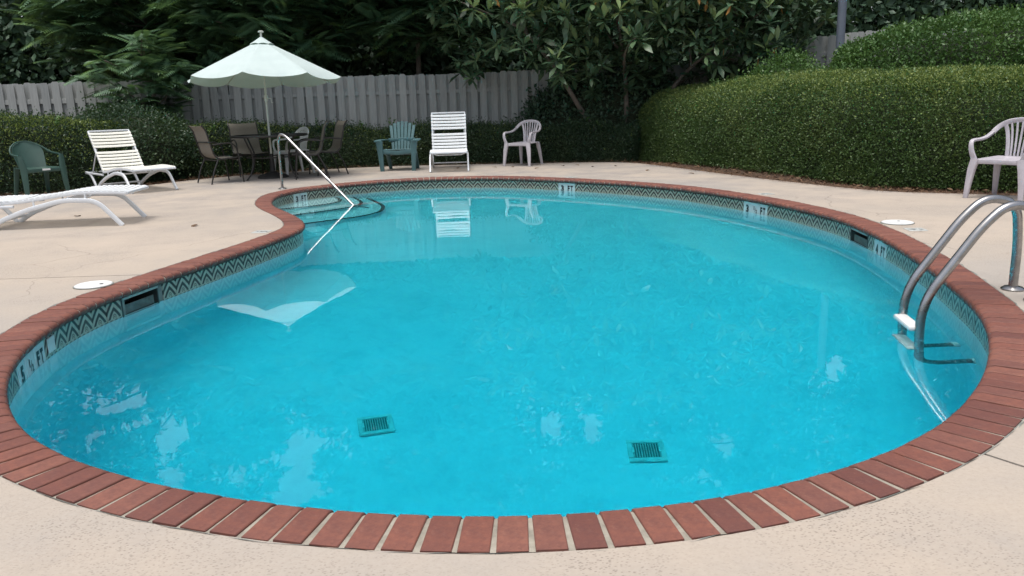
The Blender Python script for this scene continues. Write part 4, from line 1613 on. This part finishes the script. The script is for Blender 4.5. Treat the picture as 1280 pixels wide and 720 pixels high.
# ------------------------------------------------------------------ furniture
def monobloc(label, loc, rz, mat, group='pale resin armchairs'):
    """stacking resin armchair, fan of slats under a hooped back rail; front is -Y"""
    t = thing('resin_chair', label, 'chair', loc, rz, group)
    bm = bmesh.new()
    def seat(u, v):
        x = (u - .5) * (.46 - .05 * v)
        y = -.25 + .46 * v
        z = .405 - .028 * math.sin(PI * v) * (1 - (2 * u - 1) ** 2) - .03 * max(0, (.12 - v) / .12) ** 2 + .012 * v
        return (x, y, z)
    shell(bm, seat, 10, 10, .012)
    mk('seat', bm, mat, t, True)
    # front apron with a shallow arch
    bar_obj('apron', [(-.235, -.245, .385), (0, -.252, .388), (.235, -.245, .385)], .045, .016, mat, t, (0, 0, 1))
    for sx in (-1, 1):
        bar_obj('leg', [(sx * .225, -.235, .415), (sx * .248, -.250, .30), (sx * .262, -.262, .15), (sx * .272, -.275, 0)], .085, .05, mat, t, (1, .15 * sx, 0),
                scales=[(1.05, 1), (.95, .9), (.72, .8), (.55, .7)])
        bar_obj('leg', [(sx * .185, .19, .41), (sx * .205, .225, .25), (sx * .225, .27, 0)], .075, .045, mat, t, (1, .1 * sx, 0), scales=[(1, 1), (.85, .9), (.6, .7)])
        P = catmull([(sx * .235, -.235, .40), (sx * .270, -.245, .50), (sx * .285, -.225, .585), (sx * .288, -.16, .605), (sx * .285, -.02, .610), (sx * .278, .09, .630), (sx * .258, .17, .675)], 5)
        n = len(P)
        bm = bmesh.new()
        sweep(bm, P, rrect(.048, .022, .008), side=(1, 0, .15 * sx), scales=[(1.25 - .35 * min(1, k / 10), 1.2) for k in range(n)])
        mk('armrest', bm, mat, t, True)
    P = catmull([(-.258, .17, .675), (-.215, .225, .738), (-.13, .25, .785), (0, .258, .80), (.13, .25, .785), (.215, .225, .738), (.258, .17, .675)], 6)
    bm = bmesh.new()
    sweep(bm, P, rrect(.024, .052, .009), side=(0, 1, .25))
    mk('back_rail', bm, mat, t, True)
    for k in range(7):
        f = (k - 3) / 3
        wd = .040 if abs(f) == 1 else .021
        top = .785 - .035 * f * f
        bar_obj('slat', catmull([(f * .105, .195, .405), (f * .115, .215, .53), (f * .138, .238, .66), (f * .165, .252 - .012 * f * f, top)], 4), wd, .012, mat, t, (1, 0, 0))
    return t


def adirondack(label, loc, rz, mat):
    t = thing('adirondack_chair', label, 'chair', loc, rz)
    for k in range(5):
        v = k / 4
        y = -.26 + .44 * v
        z = .375 - .10 * v
        bm = bmesh.new()
        add_box(bm, (.48, .10, .018), (0, y, z), Matrix.Rotation(rad(-13), 3, 'X'), bevel=.005)
        mk('seat_slat', bm, mat, t)
    bar_obj('apron', [(-.26, -.30, .345), (0, -.30, .325), (.26, -.30, .345)], .075, .018, mat, t, (0, 0, 1))
    for k in range(7):
        f = (k - 3) / 3
        top = .865 - .075 * f * f
        bar_obj('back_slat', [(f * .155, .17, .27), (f * .18, .26, .52), (f * .215, .375, top)], .054, .018, mat, t, (1, 0, 0), scales=[(.8, 1), (1, 1), (1.12, 1)], r=.008)
    bar_obj('back_brace', [(-.25, .235, .535), (0, .27, .54), (.25, .235, .535)], .06, .022, mat, t, (0, 0, 1))
    bar_obj('back_brace', [(-.19, .185, .30), (0, .19, .30), (.19, .185, .30)], .06, .022, mat, t, (0, 0, 1))
    for sx in (-1, 1):
        bar_obj('armrest', catmull([(sx * .345, -.36, .535), (sx * .345, -.20, .545), (sx * .325, .05, .545), (sx * .27, .24, .54)], 4), .12, .022, mat, t, (1, 0, 0), scales=[(.9, 1)] + [(1.0, 1)] * 8 + [(.75, 1)] * 4)
        bar_obj('leg', [(sx * .315, -.315, .535), (sx * .30, -.315, .30), (sx * .285, -.305, 0)], .10, .06, mat, t, (1, 0, 0), scales=[(1.25, 1), (.95, 1), (.72, .85)])
        bar_obj('leg', [(sx * .255, .10, .30), (sx * .255, .22, .15), (sx * .255, .33, 0)], .075, .05, mat, t, (1, 0, 0), scales=[(1, 1.3), (1, 1), (.8, .9)])
        bar_obj('seat_rail', [(sx * .255, -.29, .36), (sx * .255, .19, .255)], .03, .07, mat, t, (1, 0, 0))
    return t


def shell_chair(label, loc, rz, mat):
    """resin armchair with one closed rounded back panel"""
    t = thing('resin_chair', label, 'chair', loc, rz)
    bm = bmesh.new()
    def back(u, v):
        w = .235 * (1 - .20 * (1 - v)) * math.sqrt(max(0.03, 1 - max(0, (v - .52) / .50) ** 2.4))
        x = (u * 2 - 1) * w
        y = .16 + .17 * v - .075 * (2 * u - 1) ** 2 * (w / .235)
        return (x, y, .40 + .37 * v)
    shell(bm, back, 14, 14, .012)
    mk('backrest', bm, mat, t, True)
    P = catmull([(-.285, -.19, .59), (-.29, .0, .605), (-.265, .14, .635), (-.215, .235, .70), (-.11, .315, .765), (0, .335, .782), (.11, .315, .765), (.215, .235, .70), (.265, .14, .635), (.29, .0, .605), (.285, -.19, .59)], 5)
    bm = bmesh.new()
    sweep(bm, P, rrect(.045, .02, .008), side=(0, 0, 1), scales=[(.6 + .0 * k, 1) for k in range(len(P))])
    mk('arm_rim', bm, mat, t, True)
    bm = bmesh.new()
    def seat(u, v):
        return ((u - .5) * (.50 - .06 * v), -.26 + .45 * v, .405 - .025 * math.sin(PI * v) * (1 - (2 * u - 1) ** 2) - .02 * max(0, (.1 - v) / .1) ** 2)
    shell(bm, seat, 8, 8, .014)
    mk('seat', bm, mat, t, True)
    bar_obj('apron', [(-.24, -.255, .375), (.24, -.255, .375)], .055, .016, mat, t, (0, 0, 1))
    for sx in (-1, 1):
        bar_obj('leg', [(sx * .285, -.21, .595), (sx * .27, -.245, .40), (sx * .275, -.26, .20), (sx * .285, -.28, 0)], .085, .045, mat, t, (1, .3 * sx, 0), scales=[(.7, .8), (1.1, 1), (.9, .9), (.65, .75)])
        bar_obj('leg', [(sx * .20, .17, .41), (sx * .215, .22, .2), (sx * .23, .27, 0)], .075, .045, mat, t, (1, 0, 0), scales=[(1, 1), (.85, .9), (.6, .75)])
    bm = bmesh.new()
    add_box(bm, (.11, .003, .026), (.03, -.2650, .385), bevel=.001)
    o = mk('sticker', bm, M['white_plastic'], t)
    o['label'] = 'small white sticker on the seat front'
    return t


def chaise(label, loc, rz, back_deg, strap, frame, group='white strap loungers'):
    """strap chaise lounge; head is +Y, foot -Y"""
    t = thing('strap_lounger', label, 'lounger', loc, rz, group)
    W = .31
    def zs(y):                      # profile of the seat
        if y < -.5:
            return .350 - .09 * (-.5 - y) ** 2
        if y < .25:
            q = (y + .5) / .75
            return .350 - .075 * q * q * (3 - 2 * q)
        return .275
    yh = .22
    hinge = Vector((0, yh, zs(yh)))
    a = rad(back_deg)
    bd = Vector((0, math.cos(a), math.sin(a)))
    bn = Vector((0, -math.sin(a), math.cos(a)))
    for sx in (-1, 1):
        P = [(sx * W, y, zs(y)) for y in np.linspace(-.93, yh, 16)]
        bar_obj('seat_rail', P, .026, .034, frame, t, (1, 0, 0))
        q0, q1 = hinge + Vector((sx * (W - .004), 0, 0)), hinge + bd * .74 + Vector((sx * (W - .004), 0, 0))
        bar_obj('back_rail', [q0, q1], .026, .034, frame, t, (1, 0, 0))
        # ground frame: foot leg, long arch, then the head leg springing from the same foot
        X = sx * (W + .02)
        arch = fillet([(X, -.86, 0), (X, -.63, .268), (X, -.30, .284), (X, .08, .195), (X, .36, .09), (X, .50, 0)], .10, 5)
        bar_obj('leg_frame', arch, .03, .048, frame, t, (1, 0, 0))
        head = fillet([(X, .52, 0), (X, .60, .12), (X, .72, .238), (X, .92, .245)], .08, 5)
        bar_obj('head_leg', head, .03, .042, frame, t, (1, 0, 0))
        bar_obj('head_rail', [(X, .20, .235), (X, .74, .243)], .026, .03, frame, t, (1, 0, 0))
        for y, zf in ((-.52, .290), (.0, .225)):
            bm = bmesh.new()
            add_box(bm, (.012, .016, max(.02, zs(y) - zf)), (X - sx * .006, y, (zs(y) + zf) / 2))
            mk('stub', bm, frame, t)
    for p in ((-.93,), ):
        bar_obj('end_rail', [(-W, p[0], zs(p[0])), (W, p[0], zs(p[0]))], .03, .03, frame, t, (0, 0, 1))
    e = hinge + bd * .74
    bar_obj('end_rail', [(-W, e.y, e.z), (W, e.y, e.z)], .03, .03, frame, t, (0, 0, 1))
    bar_obj('cross_rail', [(-W, .93, .245), (W, .93, .245)], .026, .026, frame, t, (0, 0, 1))
    bar_obj('cross_rail', [(-W, .42, .075), (W, .42, .075)], .024, .024, frame, t, (0, 0, 1))
    # drooping handle bar under the seat
    tube_obj('brace', fillet([(-W, -.34, .31), (-W * .75, -.34, .262), (W * .75, -.34, .262), (W, -.34, .31)], .06), .010, frame, t, 7)
    if back_deg > 15:
        k = hinge + bd * .42
        for sx in (-1, 1):
            tube_obj('prop', [(sx * (W - .03), k.y, k.z), (sx * (W - .01), min(.84, k.y + .22), .275)], .010, frame, t, 7)
    # straps, each one a wrapped vinyl band
    bm = bmesh.new()
    sweep(bm, [(x, 0, .018 - .010 * (1 - (x / W) ** 2)) for x in np.linspace(-W - .012, W + .012, 9)], rrect(.043, .007, .003), side=(0, 1, 0))
    me = finish(bm, True, rad(40))
    me.materials.append(strap)
    n = 19
    for k in range(n):
        y = -.895 + (yh - .03 + .895) * k / (n - 1)
        sl = (zs(y + .01) - zs(y - .01)) / .02
        link('strap', me, None, t, (0, y, zs(y)), (math.atan(sl), 0, 0))
    ks = [k for k in range(12) if k != 6]
    for k in ks:
        q = hinge + bd * (.045 + .058 * k)
        link('strap', me, None, t, q, (a, 0, 0))
    return t


def sling_chair(label, loc, rz, group='sling chairs at the table'):
    """dark framed patio chair with one stretched sling; front is -Y"""
    t = thing('sling_chair', label, 'chair', loc, rz, group)
    fr = M['dark_frame']
    for sx in (-1, 1):
        X = sx * .25
        tube_obj('side_rail', fillet([(X, -.26, .41), (X, .12, .385), (X, .20, .45), (X, .30, .86), (X, .36, .93)], .07), .013, fr, t, 8)
        tube_obj('leg', fillet([(X * 1.12, -.24, 0), (X * 1.12, -.20, .40), (X * 1.10, -.16, .60), (X * 1.10, -.05, .645), (X * 1.05, .22, .62)], .09), .012, fr, t, 8)
        tube_obj('leg', fillet([(X * 1.05, .14, .40), (X * 1.08, .24, .20), (X * 1.10, .30, 0)], .05), .012, fr, t, 8)
    tube_obj('cross_rail', [(-.27, -.20, .37), (.27, -.20, .37)], .010, fr, t, 7)
    tube_obj('cross_rail', [(-.26, .15, .37), (.26, .15, .37)], .010, fr, t, 7)
    tube_obj('cross_rail', [(-.25, .258, .66), (.25, .258, .66)], .009, fr, t, 7)
    prof = fillet([(0, -.27, .405), (0, .11, .398), (0, .195, .47), (0, .293, .86), (0, .35, .925)], .06, 5)
    bm = bmesh.new()
    npf = len(prof)
    cut = 8
    def part(i0, i1):
        def fn(u, v):
            f = i0 + (i1 - i0) * v
            i = min(int(f), npf - 2)
            q = prof[i].lerp(prof[i + 1], f - i)
            return ((u - .5) * .485, q.y, q.z - .012 * (1 - (2 * u - 1) ** 2))
        return fn
    mid = 10
    shell(bm, part(0, mid), 6, 10, .004)
    mk('seat_sling', bm, M['sling'], t, True)
    bm = bmesh.new()
    shell(bm, part(mid, npf - 1), 6, 14, .004)
    mk('back_sling', bm, M['sling'], t, True)
    return t


def patio_table(loc):
    t = thing('patio_table', 'round dark patio table under the umbrella', 'table', loc)
    bm = bmesh.new()
    P = [(0.62 * math.cos(2 * PI * k / 48), .62 * math.sin(2 * PI * k / 48), .715) for k in range(48)]
    sweep(bm, P, rrect(.03, .035, .01), side=None, closed=True)
    mk('rim', bm, M['dark_frame'], t, True)
    bm = bmesh.new()
    lathe(bm, [(.03, .712), (.61, .712), (.61, .718), (.03, .718)], 48)
    mk('glass_top', bm, M['glass_top'], t)
    bm = bmesh.new()
    P = [(0.40 * math.cos(2 * PI * k / 40), .40 * math.sin(2 * PI * k / 40), .36) for k in range(40)]
    sweep(bm, P, circ(.010, 7), closed=True)
    mk('hoop', bm, M['dark_frame'], t, True)
    for k in range(4):
        a = PI / 4 + k * PI / 2 + .25
        c, s = math.cos(a), math.sin(a)
        tube_obj('leg', catmull([(c * .56, s * .56, .70), (c * .50, s * .50, .58), (c * .41, s * .41, .38), (c * .46, s * .46, .14), (c * .58, s * .58, 0.0)], 6), .014, M['dark_frame'], t, 8)
    return t


def umbrella(loc):
    t = thing('patio_umbrella', 'white canvas market umbrella with scalloped hem over the dark table', 'umbrella', loc, 0)
    bm = bmesh.new()
    lathe(bm, [(.019, .10), (.019, 1.30), (.021, 1.31), (.021, 1.36), (.017, 1.37), (.017, 2.39)], 14)
    mk('pole', bm, M['pole_white'], t, True)
    bm = bmesh.new()
    lathe(bm, [(.26, 0), (.26, .025), (.22, .05), (.09, .085), (.045, .11), (.035, .40), (.026, .41)], 28)
    mk('base', bm, M['base_iron'], t, True, rad(30))
    bm = bmesh.new()
    lathe(bm, [(.014, 2.35), (.014, 2.40), (.045, 2.405), (.050, 2.42), (.03, 2.43)], 14)
    mk('finial', bm, M['pole_white'], t, True)
    bm = bmesh.new()
    lathe(bm, [(.030, 1.285), (.034, 1.30), (.034, 1.37), (.030, 1.385)], 14)
    add_box(bm, (.03, .06, .03), (.03, -.02, 1.33), bevel=.006)
    ch = mk('crank_housing', bm, M['pole_white'], t, True)
    tube_obj('crank_handle', fillet([(.03, -.02, 1.33), (.09, -.02, 1.33), (.09, -.02, 1.26), (.12, -.02, 1.26)], .01), .006, M['pole_white'], ch, 6)
    R, ZT, ZE = 1.28, 2.285, 1.655
    bm = bmesh.new()
    nseg, nr = 12, 10
    off0 = -PI / 2 + rad(2)
    rows = []
    nth = 8 * nseg
    for i in range(nr + 1):
        f = i / nr
        row = []
        for k in range(nth):
            rib, fr = divmod(k, nseg)
            fr /= nseg
            a0, a1 = off0 + rib * PI / 4, off0 + (rib + 1) * PI / 4
            A = Vector((math.cos(a0), math.sin(a0), 0))
            B = Vector((math.cos(a1), math.sin(a1), 0))
            q = A.lerp(B, fr)
            bow = 4 * fr * (1 - fr)
            r = (.015 + (R - .015) * f)
            z = ZT + (ZE - ZT) * f - .012 * bow * math.sin(PI * f)
            sc = 0
            if f > .85:
                g = (f - .85) / .15
                sc = .07 * bow ** .8 * g
            row.append(bm.verts.new((q.x * r, q.y * r, z - sc)))
        rows.append(row)
    for i in range(nr):
        for k in range(nth):
            bm.faces.new((rows[i][k], rows[i][(k + 1) % nth], rows[i + 1][(k + 1) % nth], rows[i + 1][k]))
    mk('canopy', bm, M['canvas'], t, True, rad(60))
    # wind vent cap
    bm = bmesh.new()
    rows = []
    for f in (0.06, .5, 1.0):
        row = []
        for k in range(48):
            rib, fr = divmod(k, 6)
            fr /= 6
            a0, a1 = off0 + rib * PI / 4, off0 + (rib + 1) * PI / 4
            q = Vector((math.cos(a0), math.sin(a0), 0)).lerp(Vector((math.cos(a1), math.sin(a1), 0)), fr)
            bow = 4 * fr * (1 - fr)
            r = .205 * f
            row.append(bm.verts.new((q.x * r, q.y * r, 2.345 - .145 * f + (.016 * bow * f * f))))
        rows.append(row)
    for i in range(2):
        for k in range(48):
            bm.faces.new((rows[i][k], rows[i][(k + 1) % 48], rows[i + 1][(k + 1) % 48], rows[i + 1][k]))
    mk('vent_cap', bm, M['canvas'], t, True)
    for k in range(8):
        a = off0 + k * PI / 4
        c, s = math.cos(a), math.sin(a)
        o = tube_obj('rib', [(c * .03, s * .03, ZT - .035), (c * (R - .01), s * (R - .01), ZE - .012)], .007, M['pole_white'], t, 6)
        tube_obj('strut', [(c * .03, s * .03, 1.80), (c * .62, s * .62, ZT - .035 - (ZT - ZE) * .485)], .006, M['pole_white'], o, 6)
    bm = bmesh.new()
    lathe(bm, [(.02, 1.77), (.036, 1.775), (.036, 1.82), (.02, 1.825)], 14)
    mk('hub', bm, M['pole_white'], t, True)
    # the head of the umbrella leans back a little from the crank upwards
    ca, sa = math.cos(rad(-3)), math.sin(rad(-3))
    for o in list(t.children) + [g for c in t.children for g in c.children]:
        for v in o.data.vertices:
            if v.co.z > 1.33:
                y, z = v.co.y, v.co.z - 1.33
                v.co.y, v.co.z = y * ca - z * sa, 1.33 + y * sa + z * ca
    return t


# --- chairs and loungers, each where it stands
monobloc('pale lilac resin armchair with slatted back at the right edge beside the clipped hedge', (5.26, 8.50, 0), rad(-55), M['lilac_plastic'])
monobloc('pale grey resin armchair turned left beside the white lounger under the loquat', (0.30, 15.14, 0), rad(-32), M['lilac_plastic2'])
monobloc('white resin armchair half hidden behind the patio table', (-3.90, 14.80, 0), rad(-50), M['white_plastic'])
adirondack('teal green plastic slat chair with fanned back by the hedge', (-1.97, 14.90, 0), rad(-3), M['teal_plastic'])
shell_chair('dark green resin armchair with closed rounded back at the far left', (-6.98, 12.02, 0), rad(52), M['green_plastic'])
chaise('white strap lounger with raised back facing the pool between teal and pale chairs', (-1.07, 14.90, 0), rad(3), 76, M['strap_white'], M['white_frame'])
chaise('cream strap lounger with raised back beside the dark green chair', (-5.88, 12.60, 0), rad(46), 56, M['strap'], M['white_frame'])
chaise('white strap lounger lying flat, cut by the left edge', (-4.93, 8.62, 0), rad(94.5), 0, M['strap_white'], M['white_frame'])
patio_table((-4.06, 13.97, 0))
umbrella((-4.06, 13.97, 0))
sling_chair('brown sling chair nearest the pool on the left of the table', (-4.72, 13.34, 0), rad(133))
sling_chair('brown sling chair behind the left of the table facing the pool', (-4.62, 14.62, 0), rad(34))
sling_chair('brown sling chair on the right of the table, its tan back towards the pool', (-3.36, 13.72, 0), rad(-74))
sling_chair('brown sling chair at the right rear of the table', (-3.22, 14.38, 0), rad(-62))


# ------------------------------------------------------------------ pool fittings
def build_ladder():
    """two stainless rails with white treads on the right wall"""
    dirv = Vector((2.87 - 2.235, 4.47 - 4.43, 0))
    t = thing('pool_ladder', 'stainless steel pool ladder with white treads on the right wall', 'ladder', (2.87, 4.47, 0), math.atan2(dirv.y, dirv.x))
    # local: +X points out of the pool; far rail at y=0, near rail at y=-0.275
    prof = [(-.63, -.66), (-.63, .04), (-.34, .44), (-.22, .545), (-.06, .50), (0, .36), (0, 0)]
    for y, dx in ((0, 0), (-.275, -.06)):
        P = fillet([(-.33 + dx, y, -.66), (-.63 + dx, y, -.64), (-.645 + dx, y, .02), (-.345 + dx, y, .425), (-.215 + dx, y, .540), (-.03 + dx, y, .50), (dx, y, .28), (dx, y, 0)], .14, 8)
        tube_obj('rail', P, .0245, M['steel'], t, 14)
        bm = bmesh.new()
        lathe(bm, [(.062, 0.002), (.062, .008), (.048, .018), (.027, .024)], 24, (dx, y, 0))
        mk('flange', bm, M['steel'], t, True)
        bm = bmesh.new()
        sweep(bm, [(-.335 + dx, y, -.66), (-.30 + dx, y, -.66)], circ(.034, 12))
        mk('bumper', bm, M['white_plastic'], t, True)
    for z in (-.125, -.40):
        bm = bmesh.new()
        add_box(bm, (.075, .275, .03), (-.69, -.1375, z), Matrix.Rotation(rad(-12), 3, 'Z'), bevel=.012)
        mk('tread', bm, M['white_plastic'], t, True)
    return t


build_ladder()


def build_handrail():
    a, b = Vector((-3.33, 11.86, 0)), Vector((-2.16, 11.06, 0))
    d = (b - a)
    t = thing('grab_rail', 'bent steel handrail at the pool steps', 'handrail', (a.x, a.y, 0), math.atan2(d.y, d.x))
    L = d.length
    sl = (.765 - Z_WATER) / (L - .17)
    x1 = L + .30
    P = fillet([(0, 0, 0), (0, 0, .70), (.05, 0, .80), (.17, 0, .765), (x1, 0, Z_WATER - .30 * sl)], .11, 8)
    tube_obj('rail', P, .0195, M['steel'], t, 14)
    bm = bmesh.new()
    lathe(bm, [(.060, 0.002), (.060, .008), (.046, .018), (.026, .022)], 24)
    mk('flange', bm, M['steel'], t, True)
    return t


build_handrail()


def lid(label, x, y, r=.14):
    t = thing('skimmer_lid', label, 'lid', (x, y, 0), random.uniform(0, 6), 'skimmer lids')
    bm = bmesh.new()
    lathe(bm, [(r, .002), (r, .009), (r - .006, .012), (r - .012, .010)], 36)
    mk('cover', bm, M['white_plastic'], t, True, rad(30))
    bm = bmesh.new()
    lathe(bm, [(r + .008, .0015), (r + .008, .005), (r + .001, .005)], 36)
    mk('collar', bm, M['grout'], t)
    bm = bmesh.new()
    lathe(bm, [(.012, .011), (.012, .0125)], 12, (r * .45, 0, 0))
    mk('finger_hole', bm, M['ink'], t)


lid('round white skimmer lid set in the left deck', -2.84, 5.34, .118)
lid('round white skimmer lid set in the right deck', 3.41, 7.0, .130)


def deck_mark(label, x, y, rz, g):
    t = thing('deck_marker', label, 'marker', (x, y, 0), rz, 'deck depth markers')
    bm = bmesh.new()
    add_box(bm, (.15, .15, .004), (0, 0, .003), bevel=.001)
    mk('tile', bm, M['white_tile'], t)
    o = link('lettering', get_text(g, .075, .05, .04), None, t, (0, .022, .0056))
    o = link('lettering', get_text('FT', .032, .06, .03), None, t, (0, -.045, .0056))


def outward_rz(x, y):
    p, tt, n = at(s_of(x, y))
    return math.atan2(n.y, n.x) - PI / 2 + PI      # read while looking at the pool


deck_mark('white depth marker tile in the left deck by the brick coping bend', -2.37, 7.60, outward_rz(-2.2, 7.5), '5')
deck_mark('white depth marker tile in the deck beside the right skimmer lid', 3.38, 6.62, outward_rz(3.0, 6.6), '4')
deck_mark('white depth marker tile in the deck by the right clipped hedge', 3.02, 9.44, outward_rz(2.65, 9.4), '3')
deck_mark('white depth marker tile at the far end of the deck behind the 3 FT tiles', 0.95, 12.36, outward_rz(.7, 12.1), '3')
